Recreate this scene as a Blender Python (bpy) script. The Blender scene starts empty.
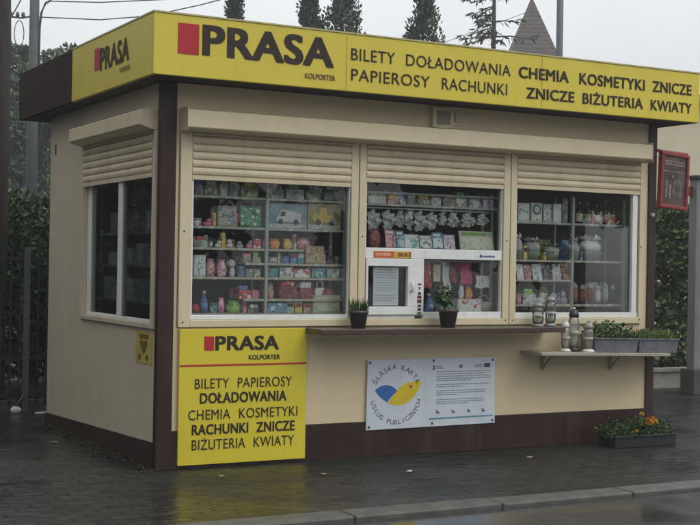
import bpy, bmesh, math, random
from mathutils import Vector, Matrix
R = math.radians
scene = bpy.context.scene
C = scene.collection

# ------------------------------------------------------------------ camera
cam_d = bpy.data.cameras.new('camera')
cam = bpy.data.objects.new('camera', cam_d); C.objects.link(cam)
_R = Vector((0.87727492, -0.4796809, 0.01717407))
_U = Vector((-0.01626947, 0.00604294, 0.99984938))
_F = Vector((0.47971243, 0.8774222, 0.00250284))
cam.matrix_world = Matrix(((_R.x, _U.x, -_F.x, -3.08071817),
                           (_R.y, _U.y, -_F.y, -8.31449163),
                           (_R.z, _U.z, -_F.z, 1.40366272),
                           (0, 0, 0, 1)))
cam_d.sensor_width = 36; cam_d.lens = 1300.04/700*36
cam_d.clip_start = 0.05; cam_d.clip_end = 800
scene.camera = cam

# ------------------------------------------------------------------ world, sun, exposure
SUN_EL, SUN_AZ = 52, 150           # azimuth measured from +y (north) clockwise
world = bpy.data.worlds.new('World'); scene.world = world; world.use_nodes = True
wn = world.node_tree; wn.nodes.clear()
wo = wn.nodes.new('ShaderNodeOutputWorld'); bg = wn.nodes.new('ShaderNodeBackground')
sky = wn.nodes.new('ShaderNodeTexSky'); sky.sky_type = 'NISHITA'; sky.sun_disc = False
sky.sun_elevation = R(SUN_EL); sky.sun_rotation = R(SUN_AZ)
sky.air_density = 1.0; sky.dust_density = 4.0; sky.ozone_density = 1.0
hs = wn.nodes.new('ShaderNodeHueSaturation'); hs.inputs['Saturation'].default_value = 0.10
mx = wn.nodes.new('ShaderNodeMix'); mx.data_type = 'RGBA'
mx.inputs['Factor'].default_value = 0.80
# overcast: cloud deck, brighter overhead than at the horizon
wtc = wn.nodes.new('ShaderNodeTexCoord'); wsp = wn.nodes.new('ShaderNodeSeparateXYZ'); wn.links.new(wtc.outputs['Generated'], wsp.inputs[0])
wmr = wn.nodes.new('ShaderNodeMapRange'); wmr.inputs['From Min'].default_value = 0; wmr.inputs['From Max'].default_value = 1
wmr.inputs['To Min'].default_value = 1.02; wmr.inputs['To Max'].default_value = 2.5; wn.links.new(wsp.outputs['Z'], wmr.inputs['Value'])
wsc = wn.nodes.new('ShaderNodeVectorMath'); wsc.operation = 'SCALE'; wsc.inputs[0].default_value = (5.6, 5.8, 5.95)
wnz = wn.nodes.new('ShaderNodeTexNoise'); wnz.inputs['Scale'].default_value = 3.5; wnz.inputs['Detail'].default_value = 5
wn.links.new(wtc.outputs['Generated'], wnz.inputs['Vector'])
wcl = wn.nodes.new('ShaderNodeMapRange'); wcl.inputs['From Min'].default_value = .3; wcl.inputs['From Max'].default_value = .7
wcl.inputs['To Min'].default_value = .90; wcl.inputs['To Max'].default_value = 1.10; wn.links.new(wnz.outputs['Fac'], wcl.inputs['Value'])
wml = wn.nodes.new('ShaderNodeMath'); wml.operation = 'MULTIPLY'; wn.links.new(wmr.outputs[0], wml.inputs[0]); wn.links.new(wcl.outputs[0], wml.inputs[1])
wn.links.new(wml.outputs[0], wsc.inputs['Scale']); wn.links.new(wsc.outputs[0], mx.inputs['B'])
wn.links.new(sky.outputs[0], hs.inputs['Color']); wn.links.new(hs.outputs[0], mx.inputs['A'])
wn.links.new(mx.outputs['Result'], bg.inputs['Color'])
bg.inputs['Strength'].default_value = 0.12
wn.links.new(bg.outputs[0], wo.inputs[0])

sun_d = bpy.data.lights.new('sun', 'SUN'); sun_d.energy = 1.0; sun_d.angle = R(35)
sun_d.color = (1.0, 0.97, 0.92)
sun = bpy.data.objects.new('sun', sun_d); C.objects.link(sun)
_a, _e = R(SUN_AZ), R(SUN_EL)
_dir = Vector((math.sin(_a)*math.cos(_e), math.cos(_a)*math.cos(_e), math.sin(_e)))
sun.rotation_euler = _dir.to_track_quat('Z', 'Y').to_euler()
sun.location = (3, -6, 12)

scene.view_settings.view_transform = 'Standard'
scene.view_settings.look = 'None'
scene.view_settings.exposure = 0.12
scene.view_settings.gamma = 1.0
scene.view_settings.use_curve_mapping = False
scene.render.engine = 'CYCLES'
scene.cycles.max_bounces = 8
scene.cycles.transparent_max_bounces = 24

# ------------------------------------------------------------------ materials
MATS = {}
def nodes_of(m):
    m.use_nodes = True
    return m.node_tree, m.node_tree.nodes['Principled BSDF']
def mat(name, col, rough=.6, metal=0., var=.12, scale=6., bump=0., bscale=40., spec=None, stretch=None, dirt=None, dscale=1.5):
    """plain surface with a soft noise in its colour, optional bump and stains"""
    if name in MATS: return MATS[name]
    m = bpy.data.materials.new(name); nt, b = nodes_of(m); N, L = nt.nodes, nt.links
    tc = N.new('ShaderNodeTexCoord'); mp = N.new('ShaderNodeMapping')
    L.new(tc.outputs['Object'], mp.inputs['Vector'])
    if stretch: mp.inputs['Scale'].default_value = stretch
    nz = N.new('ShaderNodeTexNoise'); nz.inputs['Scale'].default_value = scale; nz.inputs['Detail'].default_value = 5
    L.new(mp.outputs[0], nz.inputs['Vector'])
    rp = N.new('ShaderNodeValToRGB')
    c = list(col)
    rp.color_ramp.elements[0].position = .3; rp.color_ramp.elements[1].position = .7
    rp.color_ramp.elements[0].color = [x*(1-var) for x in c]+[1]
    rp.color_ramp.elements[1].color = [min(1, x*(1+var)) for x in c]+[1]
    L.new(nz.outputs['Fac'], rp.inputs['Fac'])
    out = rp.outputs['Color']
    if dirt:
        n2 = N.new('ShaderNodeTexNoise'); n2.inputs['Scale'].default_value = dscale; n2.inputs['Detail'].default_value = 8
        n2.inputs['Roughness'].default_value = .65
        m2 = N.new('ShaderNodeMapping'); m2.inputs['Scale'].default_value = (3.5, 3.5, .5)
        L.new(tc.outputs['Object'], m2.inputs['Vector']); L.new(m2.outputs[0], n2.inputs['Vector'])
        r2 = N.new('ShaderNodeValToRGB'); r2.color_ramp.elements[0].position = .48; r2.color_ramp.elements[1].position = .78
        L.new(n2.outputs['Fac'], r2.inputs['Fac'])
        ml = N.new('ShaderNodeMath'); ml.operation = 'MULTIPLY'; ml.inputs[1].default_value = dirt[3]
        L.new(r2.outputs['Color'], ml.inputs[0])
        mm = N.new('ShaderNodeMix'); mm.data_type = 'RGBA'; mm.inputs['B'].default_value = (*dirt[:3], 1)
        L.new(ml.outputs[0], mm.inputs['Factor']); L.new(out, mm.inputs['A']); out = mm.outputs['Result']
    L.new(out, b.inputs['Base Color'])
    b.inputs['Roughness'].default_value = rough; b.inputs['Metallic'].default_value = metal
    if spec is not None: b.inputs['Specular IOR Level'].default_value = spec
    if bump:
        n3 = N.new('ShaderNodeTexNoise'); n3.inputs['Scale'].default_value = bscale; n3.inputs['Detail'].default_value = 4
        L.new(mp.outputs[0], n3.inputs['Vector'])
        bp = N.new('ShaderNodeBump'); bp.inputs['Strength'].default_value = bump; bp.inputs['Distance'].default_value = .01
        L.new(n3.outputs['Fac'], bp.inputs['Height']); L.new(bp.outputs[0], b.inputs['Normal'])
    MATS[name] = m
    return m

def ribbed(name, col, axis, pitch, depth, **k):
    """painted sheet with shallow vertical ribs"""
    m = mat(name, col, **k)
    nt, b = nodes_of(m); N, L = nt.nodes, nt.links
    tc = N.new('ShaderNodeTexCoord'); sp = N.new('ShaderNodeSeparateXYZ'); L.new(tc.outputs['Object'], sp.inputs[0])
    dv = N.new('ShaderNodeMath'); dv.operation = 'DIVIDE'; dv.inputs[1].default_value = pitch; L.new(sp.outputs[axis], dv.inputs[0])
    f = N.new('ShaderNodeMath'); f.operation = 'FRACT'; L.new(dv.outputs[0], f.inputs[0])
    rp = N.new('ShaderNodeValToRGB'); e = rp.color_ramp.elements
    e[0].position = 0; e[0].color = (0, 0, 0, 1); e[1].position = .07; e[1].color = (1, 1, 1, 1)
    x = e.new(.93); x.color = (1, 1, 1, 1); x = e.new(1.0); x.color = (0, 0, 0, 1)
    L.new(f.outputs[0], rp.inputs['Fac'])
    bp = N.new('ShaderNodeBump'); bp.inputs['Distance'].default_value = depth; bp.inputs['Strength'].default_value = .8
    L.new(rp.outputs['Color'], bp.inputs['Height']); L.new(bp.outputs[0], b.inputs['Normal'])
    return m

def pack(name, a, bcol, c3, scale=22.):
    """printed packaging: blocks of a few inks, different on every object"""
    if name in MATS: return MATS[name]
    m = bpy.data.materials.new(name); nt, b = nodes_of(m); N, L = nt.nodes, nt.links
    tc = N.new('ShaderNodeTexCoord'); oi = N.new('ShaderNodeObjectInfo')
    ad = N.new('ShaderNodeVectorMath'); ad.operation = 'MULTIPLY_ADD'
    ad.inputs[1].default_value = (1, 1, 1)
    sc = N.new('ShaderNodeMath'); sc.operation = 'MULTIPLY'; sc.inputs[1].default_value = 37.
    L.new(oi.outputs['Random'], sc.inputs[0]); L.new(tc.outputs['Object'], ad.inputs[0]); L.new(sc.outputs[0], ad.inputs[2])
    vo = N.new('ShaderNodeTexVoronoi'); vo.inputs['Scale'].default_value = scale; vo.distance = 'CHEBYCHEV'
    L.new(ad.outputs[0], vo.inputs['Vector'])
    rp = N.new('ShaderNodeValToRGB'); rp.color_ramp.interpolation = 'CONSTANT'; e = rp.color_ramp.elements
    e[0].color = (*a, 1); e[0].position = 0; e[1].color = (*bcol, 1); e[1].position = .62
    x = e.new(.84); x.color = (*c3, 1)
    for q in e: q.color = [min(.8, v*1.3+.02) for v in q.color[:3]]+[1]
    sp = N.new('ShaderNodeSeparateColor'); L.new(vo.outputs['Color'], sp.inputs[0]); L.new(sp.outputs[0], rp.inputs['Fac'])
    nz = N.new('ShaderNodeTexNoise'); nz.inputs['Scale'].default_value = 60; L.new(ad.outputs[0], nz.inputs['Vector'])
    mm = N.new('ShaderNodeMix'); mm.data_type = 'RGBA'; mm.blend_type = 'OVERLAY'; mm.inputs['Factor'].default_value = .35
    L.new(rp.outputs['Color'], mm.inputs['A']); L.new(nz.outputs['Color'], mm.inputs['B'])
    hs_ = N.new('ShaderNodeHueSaturation'); hs_.inputs['Saturation'].default_value = .95; L.new(mm.outputs['Result'], hs_.inputs['Color'])
    L.new(hs_.outputs[0], b.inputs['Base Color']); b.inputs['Roughness'].default_value = .35
    MATS[name] = m
    return m

def glass(name, tint=(.9, .93, .92), gloss=1.0, rough=.0, milk=0.):
    if name in MATS: return MATS[name]
    m = bpy.data.materials.new(name); m.use_nodes = True; nt = m.node_tree; N, L = nt.nodes, nt.links; N.clear()
    o = N.new('ShaderNodeOutputMaterial'); t = N.new('ShaderNodeBsdfTransparent'); t.inputs[0].default_value = (*tint, 1)
    g = N.new('ShaderNodeBsdfGlossy'); g.inputs['Roughness'].default_value = rough
    f = N.new('ShaderNodeFresnel'); f.inputs[0].default_value = 1.45
    mu = N.new('ShaderNodeMath'); mu.operation = 'MULTIPLY'; mu.inputs[1].default_value = gloss; L.new(f.outputs[0], mu.inputs[0])
    base = t.outputs[0]
    if milk:
        d = N.new('ShaderNodeBsdfDiffuse'); d.inputs[0].default_value = (.75, .76, .74, 1)
        mk = N.new('ShaderNodeMixShader'); mk.inputs[0].default_value = milk
        L.new(t.outputs[0], mk.inputs[1]); L.new(d.outputs[0], mk.inputs[2]); base = mk.outputs[0]
    x = N.new('ShaderNodeMixShader'); L.new(mu.outputs[0], x.inputs[0]); L.new(base, x.inputs[1]); L.new(g.outputs[0], x.inputs[2])
    L.new(x.outputs[0], o.inputs[0])
    MATS[name] = m
    return m

def leafmat(name, dark, light, rough=.5):
    """foliage: every leaf face its own shade"""
    if name in MATS: return MATS[name]
    m = bpy.data.materials.new(name); nt, b = nodes_of(m); N, L = nt.nodes, nt.links
    g = N.new('ShaderNodeNewGeometry')
    rp = N.new('ShaderNodeValToRGB'); rp.color_ramp.elements[0].color = (*dark, 1); rp.color_ramp.elements[1].color = (*light, 1)
    L.new(g.outputs['Random Per Island'], rp.inputs['Fac']); L.new(rp.outputs['Color'], b.inputs['Base Color'])
    b.inputs['Roughness'].default_value = rough
    b.inputs['Specular IOR Level'].default_value = .3
    MATS[name] = m
    return m

# ------------------------------------------------------------------ mesh builder
class MB:
    def __init__(s): s.v = []; s.f = []; s.m = []; s.sm = []
    def face(s, pts, mi=0, smooth=False):
        n = len(s.v); s.v += [tuple(p) for p in pts]; s.f.append(list(range(n, n+len(pts)))); s.m.append(mi); s.sm.append(smooth)
    def box(s, x0, x1, y0, y1, z0, z1, mi=0):
        n = len(s.v)
        s.v += [(x0,y0,z0),(x1,y0,z0),(x1,y1,z0),(x0,y1,z0),(x0,y0,z1),(x1,y0,z1),(x1,y1,z1),(x0,y1,z1)]
        for q in ((3,2,1,0),(4,5,6,7),(0,1,5,4),(1,2,6,5),(2,3,7,6),(3,0,4,7)):
            s.f.append([n+i for i in q]); s.m.append(mi); s.sm.append(False)
        return s
    def prism(s, prof, axis, a, b, mi=0):
        """profile in the other two axes (in xyz order), pushed from a to b along axis"""
        def P(q, t):
            q = list(q); q.insert(axis, t); return tuple(q)
        n = len(s.v); k = len(prof)
        s.v += [P(q, a) for q in prof] + [P(q, b) for q in prof]
        for i in range(k):
            j = (i+1) % k; s.f.append([n+i, n+j, n+k+j, n+k+i]); s.m.append(mi); s.sm.append(False)
        s.f.append([n+i for i in range(k)][::-1]); s.m.append(mi); s.sm.append(False)
        s.f.append([n+k+i for i in range(k)]); s.m.append(mi); s.sm.append(False)
        return s
    def tube(s, pts, rad, n=8, mi=0, cap=True):
        """round bar through a list of points; rad is one radius or one per point"""
        pts = [Vector(p) for p in pts]
        if not isinstance(rad, (list, tuple)): rad = [rad]*len(pts)
        base = len(s.v); up = Vector((0, 0, 1))
        for i, p in enumerate(pts):
            d = (pts[min(i+1, len(pts)-1)] - pts[max(i-1, 0)]).normalized()
            a = d.cross(up if abs(d.z) < .95 else Vector((1, 0, 0))).normalized(); b = d.cross(a)
            for k in range(n):
                t = 2*math.pi*k/n; s.v.append(tuple(p + (a*math.cos(t) + b*math.sin(t))*rad[i]))
        for i in range(len(pts)-1):
            for k in range(n):
                j = (k+1) % n
                s.f.append([base+i*n+k, base+i*n+j, base+(i+1)*n+j, base+(i+1)*n+k]); s.m.append(mi); s.sm.append(True)
        if cap:
            s.f.append([base+k for k in range(n)][::-1]); s.m.append(mi); s.sm.append(False)
            e = base+(len(pts)-1)*n; s.f.append([e+k for k in range(n)]); s.m.append(mi); s.sm.append(False)
        return s
    def lathe(s, prof, c=(0, 0, 0), n=20, mi=0, sx=1., sy=1., wob=None):
        """(radius, height) pairs turned about z"""
        base = len(s.v)
        for i, (r, z) in enumerate(prof):
            for k in range(n):
                t = 2*math.pi*k/n; rr = r*(wob(t, z) if wob else 1)
                s.v.append((c[0]+rr*math.cos(t)*sx, c[1]+rr*math.sin(t)*sy, c[2]+z))
        for i in range(len(prof)-1):
            for k in range(n):
                j = (k+1) % n
                s.f.append([base+i*n+k, base+i*n+j, base+(i+1)*n+j, base+(i+1)*n+k]); s.m.append(mi); s.sm.append(True)
        s.f.append([base+k for k in range(n)][::-1]); s.m.append(mi); s.sm.append(False)
        e = base+(len(prof)-1)*n; s.f.append([e+k for k in range(n)]); s.m.append(mi); s.sm.append(False)
        return s
    def leaf(s, p, d, size, wide=.6, mi=0, rnd=random):
        """one leaf-sized four-sided face pointing along d"""
        d = Vector(d).normalized(); t = Vector((rnd.uniform(-1, 1), rnd.uniform(-1, 1), rnd.uniform(-1, 1)))
        a = d.cross(t)
        if a.length < 1e-4: a = d.cross(Vector((1, 0, 0)))
        a.normalize(); p = Vector(p); w = size*wide*.5
        s.face([p, p+d*size*.5+a*w, p+d*size, p+d*size*.5-a*w], mi)
    def build(s, name, mats, parent=None, bevel=0, loc=None, rot=None, seg=2):
        me = bpy.data.meshes.new(name); me.from_pydata(s.v, [], s.f)
        if not isinstance(mats, (list, tuple)): mats = [mats]
        for m in mats: me.materials.append(m)
        me.polygons.foreach_set('material_index', s.m); me.polygons.foreach_set('use_smooth', s.sm)
        me.update()
        o = bpy.data.objects.new(name, me); C.objects.link(o)
        if loc: o.location = loc
        if rot: o.rotation_euler = rot
        if parent: o.parent = parent
        if bevel:
            b = o.modifiers.new('bevel', 'BEVEL'); b.width = bevel; b.segments = seg; b.limit_method = 'ANGLE'; b.angle_limit = R(40)
        return o

def tag(o, label, cat, group=None):
    o['label'] = label; o['category'] = cat
    if group: o['group'] = group
    return o
def thing(name, label, cat, loc=(0, 0, 0), group=None, rz=0, rot=None):
    o = bpy.data.objects.new(name, None); C.objects.link(o); o.location = loc
    o.rotation_euler = rot or (0, 0, rz); o.empty_display_size = .1
    return tag(o, label, cat, group)
def kind(o, k): o['kind'] = k; return o

def glyphs(lines, plane='front', off=0., name='lettering', m=None, parent=None):
    """lines = (text, u0, u1, v0, v1, bold): each word fitted into its own rectangle, one mesh per word on a vertical plane.
    front: u = x, plane y = off. left: u = y (running towards -y), plane x = off. bold = growth of the strokes (1 = letter size)."""
    for (txt, u0, u1, v0, v1, bold) in lines:
      full = text_mesh(txt)[0]
      for word in txt.split():
        V, F = text_mesh(word)
        if word != txt:                                      # where this word stands in its line
            sh = max(p[0] for p in text_mesh(txt[:txt.index(word)+len(word)])[0])-max(p[0] for p in V)
            V = [(a+sh, b) for a, b in V]
        xs = [p[0] for p in full]; ax, bx, ay, by = min(xs)-bold, max(xs)+bold, CAP[0]-bold*.5, CAP[1]+bold*.5
        mb = MB(); copies = [(0, 0)]
        if bold: copies = [(i*bold/2, j*bold*.28) for i in (-2, -1, 0, 1, 2) for j in (-2, 0, 2)]
        for ci, (du, dv) in enumerate(copies):
            n = len(mb.v); o = off-ci*.0001
            for (x, y) in V:
                u = u0+(x+du-ax)/(bx-ax)*(u1-u0); w = v0+(y+dv-ay)/(by-ay)*(v1-v0)
                mb.v.append((u, o, w) if plane == 'front' else (o, u, w))
            for f in F: mb.f.append([n+i for i in f]); mb.m.append(0); mb.sm.append(False)
        mb.build(name, m, parent)
_TXT = {}
def text_mesh(txt, bold=0):
    if txt in _TXT: return _TXT[txt]
    cu = bpy.data.curves.new('t', 'FONT'); cu.body = txt.replace('Ż', 'Z'); cu.size = 1; cu.resolution_u = 4; cu.space_character = 1.06; cu.space_word = 1.15
    ob = bpy.data.objects.new('t', cu); C.objects.link(ob)
    dg = bpy.context.evaluated_depsgraph_get(); dg.update()
    me = bpy.data.meshes.new_from_object(ob.evaluated_get(dg))
    V = [(v.co.x, v.co.y) for v in me.vertices]; F = [list(p.vertices) for p in me.polygons]
    bpy.data.objects.remove(ob); bpy.data.curves.remove(cu); bpy.data.meshes.remove(me)
    if 'Ż' in txt:                                           # the dot over the letter
        xr = max(x for x, y in text_mesh(txt[:txt.index('Ż')]+'Z')[0])-.31
        n = len(V); V += [(xr+.050*math.cos(t*math.pi/6), .775+.045*math.sin(t*math.pi/6)) for t in range(12)]; F.append([n+i for i in range(12)])
    _TXT[txt] = (V, F); return _TXT[txt]
_V, _Fc = text_mesh('H')
CAP = (min(y for x, y in _V), max(y for x, y in _V))     # baseline and cap height of the built-in face

cream = mat('cream_paint', (.61, .505, .325), .40, var=.03, scale=2, bump=.05, bscale=2.5, dirt=(.35, .29, .2, .14), dscale=.9)
cream_in = mat('cream_frame', (.60, .515, .35), .36, var=.04, scale=5, dirt=(.32, .27, .19, .2), dscale=2)
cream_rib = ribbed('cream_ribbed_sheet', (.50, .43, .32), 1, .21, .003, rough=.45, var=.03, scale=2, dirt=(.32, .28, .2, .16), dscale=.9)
slatm = mat('shutter_slats', (.58, .495, .34), .4, var=.06, scale=4, dirt=(.25, .21, .15, .35), dscale=2)
brown = mat('brown_paint', (.030, .0145, .012), .42, spec=.3, var=.15, scale=4, dirt=(.12, .1, .08, .3), dscale=1.5)
brown_dk = mat('dark_brown_cladding', (.030, .014, .011), .7, spec=.1, var=.12, scale=3)
soffm = mat('soffit_board', (.05, .042, .038), .7, var=.12)
yellow = mat('yellow_sign_film', (.60, .49, .05), .36, var=.05, scale=1.3, bump=.35, bscale=1.6, dirt=(.40, .31, .05, .22), dscale=2.2)
yellow_b = mat('yellow_board_film', (.60, .50, .035), .32, var=.05, scale=1.5, bump=.25, bscale=1.8, dirt=(.42, .33, .05, .22), dscale=2.5)
ink = mat('dark_brown_ink', (.036, .027, .022), .6, var=.08, spec=.2)
redink = mat('red_ink', (.40, .025, .035), .5, var=.06, spec=.25)
white_pl = mat('white_plastic', (.70, .71, .69), .35, var=.04, dirt=(.4, .38, .33, .3), dscale=3)
pane_m = glass('window_glass', tint=(.98, .99, .985), gloss=.8)
dark_in = mat('interior_grey', (.30, .285, .26), .8, var=.1)
shelfm = mat('shelf_board', (.52, .49, .40), .5, var=.08)
upr = mat('shelf_upright', (.42, .47, .42), .45, var=.06)
steel_dk = mat('dark_steel', (.02, .021, .024), .45, metal=.3)
# ================================================================== GROUND
def paver_mat():
    m = bpy.data.materials.new('wet_pavers'); nt, b = nodes_of(m); N, L = nt.nodes, nt.links
    tc = N.new('ShaderNodeTexCoord')
    br = N.new('ShaderNodeTexBrick'); br.inputs['Scale'].default_value = 1
    br.inputs['Brick Width'].default_value = .2; br.inputs['Row Height'].default_value = .1; br.inputs['Mortar Size'].default_value = .009
    br.inputs['Mortar Smooth'].default_value = .4
    br.inputs['Color1'].default_value = (.011, .0115, .0115, 1); br.inputs['Color2'].default_value = (.026, .0265, .026, 1); br.inputs['Mortar'].default_value = (.005, .005, .004, 1)
    wp = N.new('ShaderNodeTexNoise'); wp.inputs['Scale'].default_value = 1.7
    ad = N.new('ShaderNodeMix'); ad.data_type = 'RGBA'; ad.blend_type = 'LINEAR_LIGHT'; ad.inputs['Factor'].default_value = .02
    L.new(tc.outputs['Object'], wp.inputs['Vector']); L.new(tc.outputs['Object'], ad.inputs['A']); L.new(wp.outputs['Color'], ad.inputs['B'])
    L.new(ad.outputs['Result'], br.inputs['Vector'])
    # moss and grit
    n1 = N.new('ShaderNodeTexNoise'); n1.inputs['Scale'].default_value = 1.1; n1.inputs['Detail'].default_value = 7; L.new(tc.outputs['Object'], n1.inputs['Vector'])
    r1 = N.new('ShaderNodeValToRGB'); r1.color_ramp.elements[0].position = .42; r1.color_ramp.elements[1].position = .72
    L.new(n1.outputs['Fac'], r1.inputs['Fac'])
    mx_ = N.new('ShaderNodeMix'); mx_.data_type = 'RGBA'; mx_.inputs['B'].default_value = (.018, .023, .012, 1)
    mu = N.new('ShaderNodeMath'); mu.operation = 'MULTIPLY'; mu.inputs[1].default_value = .55; L.new(r1.outputs['Color'], mu.inputs[0])
    L.new(mu.outputs[0], mx_.inputs['Factor']); L.new(br.outputs['Color'], mx_.inputs['A']); L.new(mx_.outputs['Result'], b.inputs['Base Color'])
    # wet: smoother where water lies
    n2 = N.new('ShaderNodeTexNoise'); n2.inputs['Scale'].default_value = .9; n2.inputs['Detail'].default_value = 6; L.new(tc.outputs['Object'], n2.inputs['Vector'])
    r2 = N.new('ShaderNodeMapRange'); r2.inputs['From Min'].default_value = .35; r2.inputs['From Max'].default_value = .65
    r2.inputs['To Min'].default_value = .15; r2.inputs['To Max'].default_value = .52
    L.new(n2.outputs['Fac'], r2.inputs['Value']); L.new(r2.outputs[0], b.inputs['Roughness'])
    n3 = N.new('ShaderNodeTexNoise'); n3.inputs['Scale'].default_value = 9; n3.inputs['Detail'].default_value = 6; L.new(tc.outputs['Object'], n3.inputs['Vector'])
    iv = N.new('ShaderNodeMath'); iv.operation = 'MULTIPLY_ADD'; iv.inputs[1].default_value = -1.; L.new(br.outputs['Fac'], iv.inputs[0]); L.new(n3.outputs['Fac'], iv.inputs[2])
    bp = N.new('ShaderNodeBump'); bp.inputs['Strength'].default_value = .8; bp.inputs['Distance'].default_value = .012
    L.new(iv.outputs[0], bp.inputs['Height']); L.new(bp.outputs[0], b.inputs['Normal'])
    b.inputs['Specular IOR Level'].default_value = .20
    return m
def road_mat():
    m = mat('wet_asphalt', (.032, .033, .033), .3, var=.25, scale=30, bump=.0)
    nt, b = nodes_of(m); N, L = nt.nodes, nt.links
    tc = N.new('ShaderNodeTexCoord'); n2 = N.new('ShaderNodeTexNoise'); n2.inputs['Scale'].default_value = .8; n2.inputs['Detail'].default_value = 4
    L.new(tc.outputs['Object'], n2.inputs['Vector'])
    r2 = N.new('ShaderNodeMapRange'); r2.inputs['From Min'].default_value = .42; r2.inputs['From Max'].default_value = .6
    r2.inputs['To Min'].default_value = .07; r2.inputs['To Max'].default_value = .34
    L.new(n2.outputs['Fac'], r2.inputs['Value']); L.new(r2.outputs[0], b.inputs['Roughness'])
    n3 = N.new('ShaderNodeTexNoise'); n3.inputs['Scale'].default_value = 6; n3.inputs['Detail'].default_value = 3; L.new(tc.outputs['Object'], n3.inputs['Vector'])
    bp = N.new('ShaderNodeBump'); bp.inputs['Strength'].default_value = .12; bp.inputs['Distance'].default_value = .01
    L.new(n3.outputs['Fac'], bp.inputs['Height']); L.new(bp.outputs[0], b.inputs['Normal'])
    return m
mb = MB(); mb.face([(-300, -1.80, 0), (300, -1.80, 0), (300, 400, 0), (-300, 400, 0)])
kind(mb.build('pavement', paver_mat()), 'structure')
mb = MB(); mb.face([(-300, -300, -.022), (300, -300, -.022), (300, -1.9, -.022), (-300, -1.9, -.022)])
kind(mb.build('road', road_mat()), 'structure')
kerbm = mat('kerb_concrete', (.07, .07, .062), .5, var=.3, scale=9, bump=.3, bscale=60)
mb = MB(); x = -12.55
random.seed(2)
while x < 16:
    dz = random.uniform(-.004, .006); dy = random.uniform(-.006, .006)
    mb.box(x+.004, x+.996, -1.975+dy, -1.775+dy, -.2, .008+dz); x += 1.0
kb = kind(mb.build('kerb', kerbm, bevel=.012), 'structure')

# ================================================================== KIOSK
K = thing('kiosk', 'cream newspaper kiosk with brown plinth, yellow lettered fascia and roller shutters', 'kiosk', (0, 0, 0))
W, D = 4.348, 2.695
# walls
mb = MB()
mb.box(.10, 4.28, 0, .06, .262, .962); mb.box(.10, 4.28, 0, .06, 2.30, 2.626)
mb.box(.10, .128, 0, .06, .962, 2.30); mb.box(4.202, 4.28, 0, .06, .962, 2.30)
mb.build('wall', cream, K)
mb = MB()
mb.box(0, .05, .05, .10, .10, 2.626); mb.box(0, .05, 1.74, D, .10, 2.626)
mb.box(0, .05, .10, 1.74, .10, .948); mb.box(0, .05, .10, 1.74, 2.33, 2.626)
mb.build('wall', cream_rib, K)
MB().box(W-.05, W, .05, D, .10, 2.626).build('wall', cream_rib, K)
MB().box(.05, W-.05, D-.05, D, .10, 2.626).build('wall', cream_rib, K)
MB().box(.05, W-.05, .06, D-.05, .02, .10).build('floor', dark_in, K)
MB().box(.055, W-.055, D-.075, D-.053, .10, 2.62).build('inner_lining', dark_in, K)
# plinth
mb = MB(); mb.box(.102, 4.28, -.012, .05, 0, .262); mb.build('plinth', brown, K, bevel=.003)
mb = MB(); mb.prism([(.045, 0), (2.70, 0), (2.70, .104), (.045, .181)], 0, -.012, .04); mb.build('plinth', brown, K)
MB().box(W-.03, W+.012, .05, D, 0, .2).build('plinth', brown, K)
# corner posts
MB().box(-.012, .102, -.018, .045, 0, 2.626).build('corner_post', brown_dk if False else brown, K, bevel=.004)
MB().box(4.28, W+.012, -.018, .05, 0, 2.626).build('corner_post', brown, K, bevel=.004)
# roof, soffit, fascia
OL, OF, FX, FY, ZB, ZT = -.182, -.314, 4.541, 3.067, 2.626, 3.027
mb = MB(); mb.box(OL+.03, FX-.03, OF+.03, FY-.03, ZB+.006, ZB+.05)
mb.build('soffit', soffm, K)
MB().box(OL+.03, FX-.03, OF+.03, FY-.03, 2.93, 2.975).build('roof', mat('roof_felt', (.06, .06, .06), .8), K)
fm = MB(); fm.box(OL, FX, OF, OF+.03, ZB, ZT)
ff = fm.build('fascia', yellow, K, bevel=.004)
fl = MB().box(OL, OL+.03, OF+.031, 1.50, ZB, ZT).build('fascia', yellow, K, bevel=.004)
MB().box(OL-.004, OL+.03, 1.503, FY, ZB-.002, ZT+.003).build('cladding', brown_dk, K, bevel=.004)
mb = MB(); mb.box(FX-.03, FX, OF+.031, FY, ZB, ZT); mb.build('cladding', brown_dk, K)
MB().box(OL+.03, FX-.031, FY-.03, FY, ZB, ZT).build('cladding', brown_dk, K)
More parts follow.
